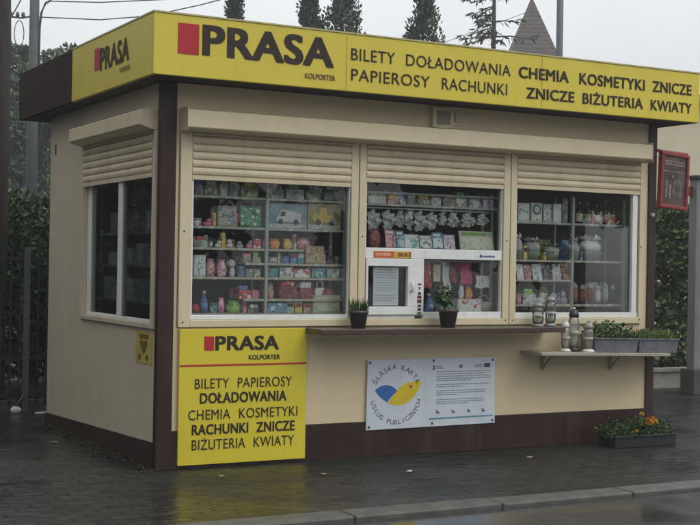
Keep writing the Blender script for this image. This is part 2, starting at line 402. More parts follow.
# thin orange seams between the fascia sheets and an edge strip along the top
for x in (1.235, 2.93): MB().box(x, x+.005, OF-.0015, OF, ZB+.004, ZT-.004).build('seam', mat('seam_orange', (.38, .26, .03), .5), ff)
mb = MB(); mb.box(OL-.004, FX+.004, OF-.005, OF+.02, ZT+.001, ZT+.012); mb.box(OL-.004, OL+.02, OF+.021, 1.50, ZT+.001, ZT+.012)
mb.build('edge_strip', mat('edge_strip', (.42, .38, .16), .4), ff)
y = OF-.003
glyphs([('PRASA', .154, 1.136, 2.777, 2.978, .036)], off=y, m=ink, parent=ff)
MB().box(-.016, .131, y-.001, OF, 2.774, 2.974).build('red_square', redink, ff)
glyphs([('KOLPORTER', .915, 1.150, 2.688, 2.724, .030), ], off=y, m=mat('brown_ink', (.16, .08, .03), .5), parent=ff, name='small_lettering')
glyphs([('BILETY  DOŁADOWANIA', 1.273, 2.639, 2.847, 2.929, .003), ('PAPIEROSY', 1.276, 1.925, 2.704, 2.785, .003), ('RACHUNKI', 2.03, 2.61, 2.703, 2.785, .003),
        ('CHEMIA', 2.713, 3.187, 2.844, 2.929, .032), ('KOSMETYKI', 3.290, 3.950, 2.843, 2.929, .026), ('ZNICZE', 4.030, 4.448, 2.843, 2.929, .026),
        ('ZNICZE', 2.786, 3.245, 2.695, 2.777, .030), ('BIŻUTERIA', 3.325, 3.935, 2.695, 2.777, .024), ('KWIATY', 4.015, 4.453, 2.695, 2.777, .024)], off=y, m=ink, parent=ff)
x_ = OL-.003
glyphs([('PRASA', .794, .165, 2.777, 2.938, .034)], 'left', x_, m=ink, parent=fl)
MB().box(x_-.001, OL, .806, .924, 2.794, 2.951).build('red_square', redink, fl)
glyphs([('KOLPORTER', .353, .144, 2.712, 2.744, .030)], 'left', x_, m=MATS['brown_ink'], parent=fl, name='small_lettering')
# shutter boxes
mb = MB(); mb.prism([(0, 2.452), (-.15, 2.436), (-.155, 2.430), (-.155, 2.318), (-.145, 2.310), (-.03, 2.296), (0, 2.296)], 0, .128, 4.19); sbx = mb.build('shutter_box', cream_in, K, bevel=.004)
mb = MB()
for a in (.125, 4.1905): MB().box(a, a+.0025, -.158, -.002, 2.294, 2.455).build('end_cap', cream_in, sbx)
mb = MB(); mb.prism([(0, 2.45), (-.125, 2.437), (-.13, 2.43), (-.13, 2.338), (-.12, 2.33), (-.03, 2.305), (0, 2.305)], 1, .07, 1.73); mb.build('shutter_box', cream_in, K, bevel=.004)
# vent between shutter box and soffit, plug beside it, small plate on the side wall
v_ = MB().box(2.135, 2.325, -.035, 0, 2.454, 2.612).build('vent', cream_in, K, bevel=.004)
mb = MB()
mb.box(2.172, 2.290, -.040, -.0352, 2.482, 2.586)
mb.build('grille', mat('vent_dark', (.24, .21, .15), .6, var=.2), v_)
MB().box(2.355, 2.49, -.012, 0, 2.515, 2.590).build('cover_plate', cream_in, K, bevel=.003)
MB().box(-.006, 0, 2.528, 2.556, 2.30, 2.385).build('lock_plate', mat('rust_dark', (.06, .045, .03), .7), K)
MB().tube([(4.302, -.018, 1.87), (4.302, -.05, 1.87)], .016, 10).build('shutter_lock', mat('zinc', (.4, .4, .4), .4, metal=.6), K)

def shutter(parent, x0, x1, z0, z1, y=-.012, axis='x', pitch=.0535):
    mb = MB(); z = z1; prof = []
    mb.v = []; k = 0
    def pt(a, off, zz): return (a, y+off, zz) if axis == 'x' else (y+off, a, zz)
    zz = z0
    mb.box(*( (x0, x1, y-.006, y+.012, z0, z0+.03) if axis == 'x' else (y-.006, y+.012, x0, x1, z0, z0+.03)))
    zz = z0+.032
    while zz < z1:
        top = min(zz+pitch, z1); h = top-zz
        pr = [(0, zz), (-.008, zz+h*.15), (-.0115, zz+h*.45), (-.009, zz+h*.75), (0, zz+h*.93), (.006, zz+h*.97), (.006, top)]
        for (a, b) in zip(pr[:-1], pr[1:]):
            q = [pt(x0, *a), pt(x1, *a), pt(x1, *b), pt(x0, *b)]
            if axis != 'x': q = q[::-1]
            mb.face(q)
        zz = top
    mb.build('roller_shutter', slatm, parent)

def window_front(x0, x1, gx0, gx1, shut, last=False):
    mb = MB()
    mb.box(x0+.003, gx0-.004, -.022, .05, .966, 2.298)
    mb.box(gx1+.004, x1-.003, -.022, .05, .966, 2.298)
    mb.box(gx0-.004, gx1+.004, -.022, .05, .966, 1.016)
    f = mb.build('window', cream_in, K, bevel=.004)
    shutter(f, gx0-.002, gx1+.002, shut, 2.30)
    return f
scr = mat('screw_dark', (.05, .05, .05), .5)
def screws(parent, pts, y=-.022):
    for (x, z) in pts: MB().tube([(x, y, z), (x, y-.003, z)], .006, 8).build('screw', scr, parent)
def sash(parent, x0, x1, z0, z1, l, r, b, t, y0=-.008, y1=.03, name='sash'):
    mb = MB()
    mb.box(x0, x0+l, y0, y1, z0+b, z1-t); mb.box(x1-r, x1, y0, y1, z0+b, z1-t)
    mb.box(x0, x1, y0, y1, z0, z0+b); mb.box(x0, x1, y0, y1, z1-t, z1)
    mb.build(name, white_pl, parent, bevel=.003)
def pane(parent, x0, x1, z0, z1, y=.016):
    MB().box(x0, x1, y, y+.004, z0, z1).build('pane', pane_m, parent)
w1 = window_front(.130, 1.520, .222, 1.452, 1.975)
sash(w1, .222, 1.452, 1.017, 2.05, .014, .006, .031, .02); pane(w1, .236, 1.446, 1.048, 2.03)
w2 = window_front(1.522, 2.872, 1.585, 2.805, 2.020)
mb = MB(); mb.box(1.585, 2.805, -.012, .035, 1.464, 1.540); mb.box(2.017, 2.094, -.012, .035, 1.044, 1.464)
mb.box(2.094, 2.805, -.010, .035, 1.017, 1.066); mb.box(1.585, 2.017, -.010, .035, 1.017, 1.044)
mb.box(1.585, 1.594, -.008, .03, 1.540, 2.04); mb.box(2.797, 2.805, -.008, .03, 1.066, 2.04)
mb.build('sash', white_pl, w2, bevel=.003)
sash(w2, 1.588, 2.014, 1.046, 1.461, .018, .068, .060, .056, y0=-.026, y1=.02, name='hatch_frame')
pane(w2, 1.594, 2.797, 1.540, 2.04); pane(w2, 2.094, 2.797, 1.066, 1.464); pane(w2, 1.606, 1.946, 1.106, 1.405, y=.004)
MB().tube([(1.975, -.026, 1.22), (1.975, -.05, 1.22), (1.975, -.05, 1.30)], .008, 8).build('hatch_handle', white_pl, w2)
w3 = window_front(2.874, 4.218, 2.936, 4.178, 2.032)
mb = MB(); mb.box(2.936, 4.178, -.008, .03, 1.017, 1.058); mb.box(4.116, 4.168, -.008, .03, 1.058, 2.06); mb.box(2.936, 2.944, -.008, .03, 1.058, 2.06)
mb.build('sash', white_pl, w3, bevel=.003); pane(w3, 2.944, 4.116, 1.058, 2.06)
screws(w1, [(.165, 1.0), (.165, 1.62)]); screws(w3, [(2.905, 1.0), (4.19, 1.0), (4.195, 1.6)]); screws(w2, [(2.84, 1.0), (1.552, 1.62), (2.84, 1.62)])
# stickers on the serving window
st = MB().box(1.656, 1.826, -.0165, -.0125, 1.468, 1.516).build('sticker', mat('orange_sticker', (.55, .10, .02), .35), w2)
st2 = MB().box(1.8265, 1.976, -.0165, -.0125, 1.468, 1.516).build('sticker', mat('yellow_sticker', (.60, .36, .03), .35), w2)
mb = MB()
random.seed(4)
x = 1.67
while x < 1.80:
    w = random.uniform(.006, .014); mb.box(x, x+w, -.018, -.0166, 1.482, 1.504); x += w+.004
mb.build('faded_print', mat('pale_print', (.7, .4, .25), .5), st)
mb = MB(); mb.box(1.86, 1.905, -.018, -.0166, 1.478, 1.506); mb.box(1.915, 1.945, -.018, -.0166, 1.478, 1.506); mb.box(1.955, 1.972, -.018, -.0166, 1.470, 1.514)
mb.build('faded_print', mat('dark_print', (.22, .10, .02), .5), st2)
mb = MB(); mb.lathe([(.011, 0), (.011, .002)], n=14)
lg = MB(); lg.prism([(2.606+.011*math.cos(t*math.pi/7), 1.495+.012*math.sin(t*math.pi/7)) for t in range(14)], 1, -.0145, -.0125)
x = 2.622
while x < 2.735:
    w = random.uniform(.004, .010); lg.box(x, x+w, -.0145, -.0125, 1.488, 1.488+random.choice([.009, .013])); x += w+.003
lg.build('window_maker_mark', mat('blue_print', (.05, .08, .25), .4), w2)
mb = MB()
for (z, h, w) in [(1.268, .012, .03), (1.235, .018, .012), (1.195, .02, .026), (1.168, .02, .034), (1.135, .024, .036), (1.105, .016, .028), (1.075, .02, .03), (1.05, .014, .034)]:
    mb.box(2.056-w/2, 2.056+w/2, -.0145, -.0125, z, z+h)
mb.build('small_sticker', mat('black_print', (.05, .04, .045), .5), w2)
mb = MB()
mb.box(2.046, 2.062, -.0165, -.0147, 1.142, 1.152); mb.build('small_sticker', redink, w2)
MB().box(2.044, 2.06, -.0165, -.0147, 1.172, 1.182).build('small_sticker', redink, w2)
# side window
mb = MB()
mb.box(-.022, .05, .068, .118, .950, 2.304); mb.box(-.022, .05, 1.692, 1.748, .950, 2.304); mb.box(-.022, .05, .118, 1.692, .950, .985)
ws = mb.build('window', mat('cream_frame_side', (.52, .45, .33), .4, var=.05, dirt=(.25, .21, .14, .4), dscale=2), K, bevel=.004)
shutter(ws, .120, 1.690, 1.988, 2.31, y=-.012, axis='y')
for (a, b, xo, l, r) in [(.120, .880, .010, .02, .085), (.800, 1.690, .034, .03, .085)]:
    mb = MB(); mb.box(xo-.012, xo+.010, a, a+l, 1.010, 1.995); mb.box(xo-.012, xo+.010, b-r, b, 1.010, 1.995)
    mb.box(xo-.012, xo+.010, a, b, .986, 1.010); mb.box(xo-.012, xo+.010, a, b, 1.995, 2.01)
    mb.build('sash', white_pl, ws, bevel=.003)
    MB().box(xo-.002, xo+.002, a+l, b-r, 1.010, 1.995).build('pane', pane_m, ws)
# counters
tk = mat('counter_top', (.060, .036, .028), .3, var=.2, scale=12, stretch=(.3, 4, 4))
MB().box(1.095, 3.232, -.275, -.023, .915, .957).build('counter', tk, K, bevel=.006)
def zsh(x): return .752-.022*(x-3.55)
mb = MB(); mb.prism([(3.0, zsh(3.0)-.026), (4.30, zsh(4.30)-.026), (4.30, zsh(4.30)), (3.0, zsh(3.0))], 1, -.285, -.013)
sh2 = mb.build('counter', mat('pale_shelf', (.33, .30, .25), .35, var=.1), K, bevel=.004)
for x in (3.215, 3.90):
    mb = MB(); z = zsh(x)-.03
    mb.box(x-.012, x+.012, -.016, -.012, z-.125, z); mb.box(x-.012, x+.012, -.22, -.016, z-.005, z)
    mb.prism([(-.016, z-.115), (-.016, z-.10), (-.12, z-.005), (-.135, z-.005)], 0, x-.004, x+.004)
    mb.build('bracket', mat('bracket_grey', (.30, .26, .19), .5), sh2)
# inner ledges that carry goods behind the glass
MB().box(.15, 4.2, .061, .45, 1.02, 1.055).build('inner_ledge', shelfm, K)
MB().box(1.60, 2.86, .061, .16, 1.525, 1.541).build('inner_ledge', shelfm, K)

# ================================================================== SIGNS FIXED TO THE KIOSK
sg = thing('sign_board', 'yellow price-list board with red square and seven lines of dark lettering', 'sign', (.625, -.03, .025))
mb = MB(); mb.box(.143, 1.110, -.030, -.0125, .025, .955); 
pb = mb.build('panel', yellow_b, sg, bevel=.002); 
y = -.032
glyphs([('PRASA', .403, .889, .806, .903, .034)], off=y, m=ink, parent=sg)
MB().box(.323, .394, y-.001, -.0305, .806, .902).build('red_square', redink, sg)
MB().box(.146, 1.108, y-.001, -.0305, .699, .710).build('red_line', redink, sg)
glyphs([('KOLPORTER', .656, .898, .738, .770, .028)], off=y, m=ink, parent=sg, name='small_lettering')
glyphs([('BILETY  PAPIEROSY', .258, .995, .546, .613, .003), ('DOŁADOWANIA', .296, .954, .443, .515, .032), ('CHEMIA  KOSMETYKI', .214, 1.042, .333, .400, .003),
        ('RACHUNKI  ZNICZE', .241, 1.022, .230, .300, .032), ('BIŻUTERIA  KWIATY', .243, 1.019, .127, .196, .003)], off=y, m=ink, parent=sg)
for o in list(sg.children): o.matrix_parent_inverse = Matrix.Translation(-sg.location)
def reroot(t):
    """children were built in place: keep them there under a thing that stands at its own base"""
    for o in t.children: o.matrix_parent_inverse = t.matrix_basis.inverted()

ib = thing('information_board', 'white information board with blue and yellow leaf emblem, hung below the counter', 'sign', (2.18, -.02, .205))
mb = MB(); mb.prism([(1.610, .200), (2.752, .208), (2.746, .718), (1.616, .716)], 1, -.024, -.0125); mb.build('panel', mat('white_board', (.53, .58, .63), .25, var=.04, dirt=(.3, .32, .33, .25), dscale=2), ib)
y = -.0255
blue = mat('emblem_blue', (.03, .12, .36), .4); yel = mat('emblem_yellow', (.60, .46, .02), .4); navy = mat('navy_print', (.05, .06, .12), .5); teal_p = mat('teal_print', (.10, .24, .32), .5)
def flat(pts, m, name, parent, yy=y): 
    mb = MB(); mb.face([(p[0], yy, p[1]) for p in pts]); return mb.build(name, m, parent)
def arcpts(c, r, a0, a1, n=14): return [(c[0]+r*math.cos(R(a0+(a1-a0)*i/n)), c[1]+r*math.sin(R(a0+(a1-a0)*i/n))) for i in range(n+1)]
cx, cz = 1.862, .455
# two leaves: a blue one on the left, a yellow one swinging up to the right
def bez(p0, p1, p2, p3, n=14):
    o = []
    for i in range(n+1):
        t = i/n; s_ = 1-t
        o.append((s_**3*p0[0]+3*s_*s_*t*p1[0]+3*s_*t*t*p2[0]+t**3*p3[0], s_**3*p0[1]+3*s_*s_*t*p1[1]+3*s_*t*t*p2[1]+t**3*p3[1]))
    return o
flat(bez((1.680, .492), (1.74, .545), (1.83, .535), (1.868, .480))[:-1]+bez((1.868, .480), (1.84, .455), (1.80, .425), (1.785, .400))[:-1]+bez((1.785, .400), (1.74, .425), (1.70, .455), (1.680, .492))[:-1], blue, 'blue_leaf', ib)
flat(bez((1.79, .397), (1.83, .44), (1.87, .50), (1.93, .530))[:-1]+bez((1.93, .530), (1.98, .55), (2.04, .55), (2.082, .545))[:-1]+bez((2.082, .545), (2.05, .46), (1.96, .32), (1.79, .397))[:-1], yel, 'yellow_leaf', ib)
flat(arcpts((1.985, .51), .014, 0, 330), mat('red_dot', (.35, .05, .06), .5), 'red_dot', ib, y-.001)
def ring_text(txt, r, a0, a1, h, top=True):
    mb = MB(); n = len(txt)
    for i, ch in enumerate(txt):
        if ch == ' ':
            mb.build('ring_lettering', navy, ib); mb = MB(); continue
        a = R(a0+(a1-a0)*i/(n-1)); V, F = text_mesh(ch)
        xs = [p[0] for p in V]; mxx = (min(xs)+max(xs))/2; s_ = h/(CAP[1]-CAP[0]); k = len(mb.v)
        px, pz = cx+r*1.0*math.cos(a), cz+r*math.sin(a); rot = a-math.pi/2 if top else a+math.pi/2
        for (u, w) in V:
            du, dw = (u-mxx)*s_, (w-CAP[0])*s_ - h/2
            mb.v.append((px+du*math.cos(rot)-dw*math.sin(rot), y, pz+du*math.sin(rot)+dw*math.cos(rot)))
        for f in F: mb.f.append([k+q for q in f]); mb.m.append(0); mb.sm.append(False)
    mb.build('ring_lettering', navy, ib)
ring_text('ŚLĄSKA KARTA', .205, 152, 28, .038)
ring_text('USŁUG PUBLICZNYCH', .205, 196, 344, .034, top=False)
# right half: faint lines of print, small logos, blue rule
random.seed(8)
mb = MB()
for (z, x1) in [(.612, 2.70), (.594, 2.66), (.577, 2.70), (.560, 2.70), (.545, 2.52), (.515, 2.69), (.498, 2.45), (.468, 2.66), (.452, 2.66), (.437, 2.40), (.402, 2.64), (.386, 2.64), (.371, 2.5)]:
    x = 2.215; mb = MB()
    while x < x1:
        w = random.uniform(.012, .05); mb.box(x, min(x+w, x1), y-.0005, y+.001, z, z+.006); x += w+.007
    mb.build('print_line', mat('grey_print', (.22, .28, .34), .5), ib)
mb = MB(); mb.box(2.645, 2.700, y-.0005, y+.001, .640, .672); mb.build('flag_logo', navy, ib)
lgm = mat('logo_print', (.12, .13, .15), .5)
def lbox(*r):
    mb = MB()
    for (x0, x1, z0, z1) in r: mb.box(x0, x1, y-.0005, y+.001, z0, z1)
    mb.build('small_logo', lgm, ib)
lbox((2.180, 2.196, .628, .666)); lbox((2.205, 2.27, .640, .645), (2.205, 2.26, .650, .656)); lbox((2.42, 2.445, .64, .665)); lbox((2.56, 2.63, .645, .650), (2.56, 2.63, .656, .660))
for x in (2.215, 2.355, 2.495, 2.630): lbox((x, x+.012, .300, .325), (x+.014, x+.028, .300, .314))
mb = MB(); mb.prism([(2.150, .256), (2.73, .262), (2.73, .272), (2.150, .268)], 1, y-.0005, y+.001); mb.build('blue_rule', teal_p, ib)
mb = MB()
for (x, z) in [(1.635, .695), (2.185, .700), (2.725, .697), (1.632, .222), (2.180, .228), (2.728, .230)]: MB().tube([(x, -.024, z), (x, -.029, z)], .009, 8).build('screw', scr, ib)
reroot(ib)

wb = thing('warning_plate', 'small yellow plate with dark heart-shaped mark under the side window', 'sign', (-.012, .27, .705))
MB().box(-.004, -.0005, .105, .437, .705, .925).build('panel', mat('pale_yellow_plate', (.46, .37, .07), .45, dirt=(.25, .19, .06, .5), dscale=6), wb)
mb = MB(); xx = -.0055
mb.face([(xx, .35, .905), (xx, .175, .905), (xx, .175, .872), (xx, .35, .872)])
mb.build('print_band', mat('rust_print', (.16, .07, .03), .6), wb)
mb = MB()
hp = [(.0, -.055), (.06, .0), (.075, .03), (.05, .052), (.02, .045), (0, .03)]
hp = hp+[(-a, b) for a, b in hp[1:-1][::-1]]
mb.face([(xx, .27-a, .815+b) for a, b in hp])
for yy in (.35, .205): mb.face([(xx, yy+.03*math.cos(t*math.pi/6), .745+.022*math.sin(t*math.pi/6)) for t in range(12)][::-1])
mb.build('heart_mark', mat('olive_print', (.10, .08, .02), .6), wb)
reroot(wb)

# framed picture hanging beside the right-hand corner
hp_ = thing('hanging_sign', 'red-framed picture hanging from a bar at the right corner post', 'sign', (4.63, .1, 1.93))
redf = mat('red_frame', (.26, .03, .03), .4, var=.15)
def q4(u, w): # corners of the slightly tilted frame
    A, B, Cc, Dd = (4.480, 1.945), (4.795, 1.922), (4.812, 2.397), (4.497, 2.420)
    return ((A[0]*(1-u)+B[0]*u)*(1-w)+(Dd[0]*(1-u)+Cc[0]*u)*w, (A[1]*(1-u)+B[1]*u)*(1-w)+(Dd[1]*(1-u)+Cc[1]*u)*w)
mb = MB()
for (u0, u1, v0, v1) in [(0, 1, 0, .065), (0, 1, .94, 1), (0, .09, .065, .94), (.91, 1, .065, .94)]:
    mb.prism([q4(u0, v0), q4(u1, v0), q4(u1, v1), q4(u0, v1)], 1, .07, .12)
mb.build('frame', redf, hp_, bevel=.006)
mb = MB(); mb.prism([q4(.09, .065), q4(.91, .065), q4(.91, .94), q4(.09, .94)], 1, .085, .115); mb.build('panel', mat('dark_panel', (.085, .055, .045), .35, var=.5, scale=9), hp_)
def blob(cu, cv, ru, rv): return [(q4(cu+ru*math.cos(t*math.pi/8), cv+rv*math.sin(t*math.pi/8))) for t in range(16)]
mb = MB()
mb.face([(p[0], .083, p[1]) for p in blob(.62, .36, .19, .20)]); mb.build('picture_face', mat('picture_grey', (.12, .095, .085), .5, var=.7, scale=22), hp_)
mb = MB(); mb.face([(p[0], .0825, p[1]) for p in blob(.62, .36, .10, .13)]); mb.build('picture_face', mat('picture_dark', (.075, .062, .055), .5, var=.8, scale=26), hp_)
mb = MB()
for v in (.78, .83): mb.prism([q4(.16, v), q4(.84, v), q4(.84, v+.03), q4(.16, v+.03)], 1, .083, .0849)
mb.prism([q4(.12, .66), q4(.88, .66), q4(.88, .675), q4(.12, .675)], 1, .083, .0849)
for (u, v, h) in [(.2, .2, .3), (.33, .18, .25), (.42, .55, .06)]: mb.prism([q4(u, v), q4(u+.06, v), q4(u+.06, v+h), q4(u, v+h)], 1, .083, .0849)
mb.build('picture_print', mat('picture_pale', (.2, .17, .15), .5, var=.5, scale=20), hp_)
MB().tube([(4.361, .095, 2.43), (4.80, .095, 2.408)], .013, 8).build('bracket_bar', redf, hp_)
reroot(hp_)
# ================================================================== SHELF RACKS BEHIND THE GLASS
def rack(label, uprights, boards, rails=(), zt=2.0, yb=.36):
    t = thing('shelf_rack', label, 'shelf rack', ((uprights[0]+uprights[-1])/2, .25, .10))
    for x in uprights:
        mb = MB(); mb.box(x, x+.022, .120, .142, .10, zt); mb.build('upright', upr, t)
        mb = MB(); mb.box(x, x+.022, yb, yb+.02, .10, zt); mb.build('upright', upr, t)
    for (x0, x1, z) in boards: MB().box(x0, x1, .143, yb-.002, z-.012, z-.0005).build('shelf', shelfm, t)
    for (x0, x1, z) in boards: MB().box(x0, x1, .125, .1425, z-.016, z-.0005).build('shelf_edge', upr if z > 1.6 else shelfm, t)
    for (x0, x1, z, y) in rails: MB().tube([(x0, y, z), (x1, y, z)], .006, 8).build('rail', upr, t)
    reroot(t); return t
rack('pale shelf rack of toys behind the wide left window', [.20, .842, 1.484],
     [(.225, .84, z) for z in (1.878, 1.664, 1.515, 1.31)]+[(.69, .84, 1.413), (.68, .84, 1.157)]+
     [(.866, 1.482, z) for z in (1.878, 1.664, 1.413, 1.31, 1.157)]+[(.866, 1.15, 1.515)])
rack('grey shelf rack of bottles and bowls behind the right-hand window', [2.955, 3.592, 4.132],
     [(2.98, 3.59, z) for z in (1.782, 1.478, 1.319, 1.12)]+[(3.616, 4.13, z) for z in (1.782, 1.478, 1.12)])
rack('rack with hanging rails behind the middle serving window', [1.60, 2.862], [(1.624, 2.86, 1.875), (1.624, 2.86, 1.965)],
     [(1.624, 2.86, 1.842, .150), (2.10, 2.86, 1.452, .150)])

# ================================================================== GOODS
COL = dict(grey=((.20,.21,.20),(.34,.35,.33),(.10,.11,.11)), sage=((.24,.29,.22),(.45,.47,.40),(.12,.17,.12)), mint=((.30,.42,.35),(.55,.60,.54),(.12,.25,.2)),
  olive=((.20,.20,.08),(.40,.38,.22),(.1,.1,.05)), silver=((.42,.43,.43),(.60,.61,.60),(.18,.2,.22)), lilac=((.42,.36,.46),(.6,.56,.6),(.25,.15,.28)),
  pink=((.58,.22,.34),(.68,.45,.5),(.4,.1,.2)), print=((.38,.36,.32),(.15,.2,.24),(.55,.5,.4)), green=((.05,.19,.11),(.10,.28,.15),(.6,.62,.5)),
  bluebox=((.10,.24,.36),(.55,.6,.62),(.05,.1,.2)), yellowbox=((.52,.38,.06),(.5,.52,.5),(.12,.2,.25)), white=((.68,.69,.66),(.74,.74,.72),(.4,.42,.42)),
  red=((.46,.05,.06),(.3,.03,.04),(.6,.5,.4)), orange=((.55,.20,.03),(.6,.4,.08),(.35,.06,.03)), yellow=((.58,.42,.06),(.5,.25,.04),(.6,.55,.3)),
  rose=((.42,.17,.20),(.55,.35,.36),(.25,.06,.09)), blue=((.08,.18,.38),(.3,.4,.5),(.05,.08,.18)), tan=((.40,.30,.19),(.45,.36,.24),(.25,.17,.1)),
  dark=((.04,.04,.045),(.08,.08,.08),(.2,.18,.16)), mintwhite=((.55,.62,.58),(.15,.36,.30),(.66,.68,.66)), teal=((.08,.26,.28),(.4,.5,.5),(.05,.14,.17)),
  whitered=((.68,.67,.64),(.45,.08,.08),(.5,.5,.48)), maroon=((.20,.03,.05),(.3,.08,.08),(.1,.02,.03)), redbrown=((.28,.09,.05),(.4,.2,.12),(.15,.04,.03)),
  lime=((.18,.40,.06),(.35,.5,.15),(.08,.2,.04)), creambox=((.46,.50,.38),(.52,.54,.44),(.36,.42,.3)), whitegreen=((.66,.68,.64),(.2,.42,.26),(.6,.62,.6)), cream=((.6,.55,.4),(.5,.45,.3),(.3,.25,.15)))
def pm(c, scale=22.): return pack('packaging_'+c, *COL[c], scale=scale*1.7)
def plain(c): return mat('plain_'+c, COL[c][0], .5, var=.1, scale=25)
darkglass = mat('dark_bottle_glass', (.025, .03, .02), .1)
cap_m = mat('gold_cap', (.35, .26, .10), .35, metal=.5)
rg = random.Random(11)
def lump(w, h, d, seed, amp=.18, n=14, rows=9, top=1.0):
    """a soft uneven bag or plush outline, standing on z = 0"""
    r_ = random.Random(seed); ph = [r_.uniform(0, 6.28) for _ in range(6)]
    def wob(t, z): return 1+amp*(.5*math.sin(2*t+ph[0]+z*20)+.5*math.sin(3*t+ph[1]-z*31)+.4*math.sin(5*t+ph[2]+z*47))
    prof = []
    for i in range(rows):
        u = i/(rows-1); prof.append((max(.02, math.sin(math.pi*(.16+.80*u))**.6)*top if u < 1 else .05, u*h))
    return MB().lathe([(a*.5*w*.92, z) for a, z in prof], n=n, sy=d/w, wob=wob)
def good(k, c, label, x, yf, z, w, h, cat=None, group=None):
    """one article for sale; yf = its front, z = what it stands on"""
    G = dict(group=group)
    if k in ('box', 'roundlogo', 'truck', 'card'):
        d = min(.16, max(.05, w*.8)) if k != 'card' else .03
        t = None
        if k == 'box' and w*h < .011:
            o = MB().box(-w/2, w/2, 0, d, 0, h).build('carton', pm(c), bevel=.003, loc=(x, yf, z), rot=(0, 0, R(rg.uniform(-5, 5))))
            return tag(o, label, cat or 'box', group)
        nm = {'box': 'carton', 'roundlogo': 'cosmetics_pack', 'truck': 'boxed_toy', 'card': 'greeting_card'}[k]
        t = thing(nm, label, cat or {'box': 'box', 'roundlogo': 'pack', 'truck': 'toy box', 'card': 'card'}[k], (x, yf, z), group, rz=R(rg.uniform(-4, 4)) if k != 'truck' else 0)
        if k == 'card':
            mb = MB(); hh = h; tl = hh*.22
            mb.prism([(0, 0), (.006, 0), (.006+tl, hh), (tl, hh)], 0, -w/2, w/2); mb.build('cover', pm(c, 14), t)
            mb = MB(); mb.prism([(.050, 0), (.054, 0), (.010+tl, hh*.97), (.007+tl, hh*.97)], 0, -w/2, w/2); mb.build('back_leaf', plain(c), t)
            return t
        MB().box(-w/2, w/2, 0, d, 0, h).build('carton', plain(c), t, bevel=.003)
        if k == 'box':
            MB().box(-w*.44, w*.44, -.0012, 0, h*.1, h*.9).build('label_panel', pm(c, 30), t)
        elif k == 'roundlogo':
            mb = MB(); mb.lathe([(w*.40, 0), (w*.40, .001)], n=20); 
            mb.v = [(a, -b_-.001, h*.66+cc) for a, cc, b_ in mb.v]; mb.build('ring_mark', mat('ring_green', (.05, .25, .15), .5), t)
            mb = MB(); mb.lathe([(w*.25, 0), (w*.25, .001)], n=20); mb.v = [(a, -b_-.0025, h*.66+cc) for a, cc, b_ in mb.v]; mb.build('ring_mark', plain('white'), t)
            MB().box(-w*.4, w*.4, -.0012, 0, h*.05, h*.34).build('label_panel', pm(c, 40), t)
        else:
            blue_ = c == 'bluebox'
            sc_ = mat('toy_print_sky' if blue_ else 'toy_print_site', (.22, .33, .36) if blue_ else (.30, .26, .12), .3, var=.4, scale=9)
            MB().box(-w*.48, w*.48, -.001, 0, h*.2, h*.97).build('printed_scene', sc_, t)
            MB().box(-w*.48, w*.48, -.0015, 0, h*.02, h*.19).build('printed_band', mat('toy_print_band', (.5, .52, .52), .4, var=.35, scale=40), t)
            mb = MB()
            if blue_:
                mb.prism([(-.30*w, .28*h), (.33*w, .28*h), (.33*w, .62*h), (.02*w, .72*h), (-.1*w, .78*h), (-.20*w, .74*h), (-.26*w, .50*h), (-.30*w, .45*h)], 1, -.004, -.001)
            else:
                mb.prism([(-.28*w, .28*h), (.20*w, .28*h), (.24*w, .52*h), (.08*w, .55*h), (.05*w, .84*h), (-.14*w, .84*h), (-.17*w, .55*h), (-.34*w, .66*h), (-.40*w, .40*h)], 1, -.004, -.001)
            mb.build('printed_vehicle', mat('toy_white' if blue_ else 'toy_yellow', (.62, .64, .65) if blue_ else (.55, .40, .05), .3, var=.2, scale=20), t)
            mb = MB()
            for q in (-.2, .2): mb.prism([(q*w+.07*h*1.6*math.cos(a*math.pi/6), .28*h+.07*h*1.6*math.sin(a*math.pi/6)) for a in range(12)], 1, -.006, -.0041)
            if blue_: mb.prism([(-.22*w, .5*h), (-.08*w, .5*h), (-.08*w, .68*h), (-.18*w, .68*h)], 1, -.006, -.0041)
            mb.build('printed_wheel', mat('toy_black', (.03, .03, .03), .4), t)
        return t
    if k in ('round', 'ball'):
        if k == 'ball':
            r = w/2+.01
            return tag(MB().lathe([(max(.002, r*math.sin(math.pi*i/12)), r-r*math.cos(math.pi*i/12)) for i in range(13)], n=18).build('ball', plain(c), loc=(x, yf+r, z)), label, 'ball', group)
        t = thing('tin', label, cat or 'tin', (x, yf+w/2, z), group)
        MB().lathe([(w*.40, 0), (w*.46, h*.12), (w*.48, h*.72), (w*.44, h*.78)], n=18).build('tin_body', pm(c), t)
        MB().lathe([(w*.5, h*.78), (w*.5, h*.92), (w*.44, h)], n=18).build('lid', plain(c), t)
        return t
    if k == 'bottle':
        t = thing('bottle', label, cat or 'bottle', (x, yf+w/2, z), group)
        MB().lathe([(w*.40, 0), (w*.45, .006), (w*.45, h*.52), (w*.36, h*.64), (w*.17, h*.74), (w*.15, h*.90)], n=16).build('bottle_body', darkglass if c != 'blue' else plain('blue'), t)
        MB().lathe([(w*.462, h*.10), (w*.462, h*.46)], n=16).build('label_band', pm(c, 40), t)
        MB().lathe([(w*.19, h*.88), (w*.19, h*.98), (w*.14, h)], n=12).build('cap', cap_m if c != 'blue' else plain('white'), t)
        return t
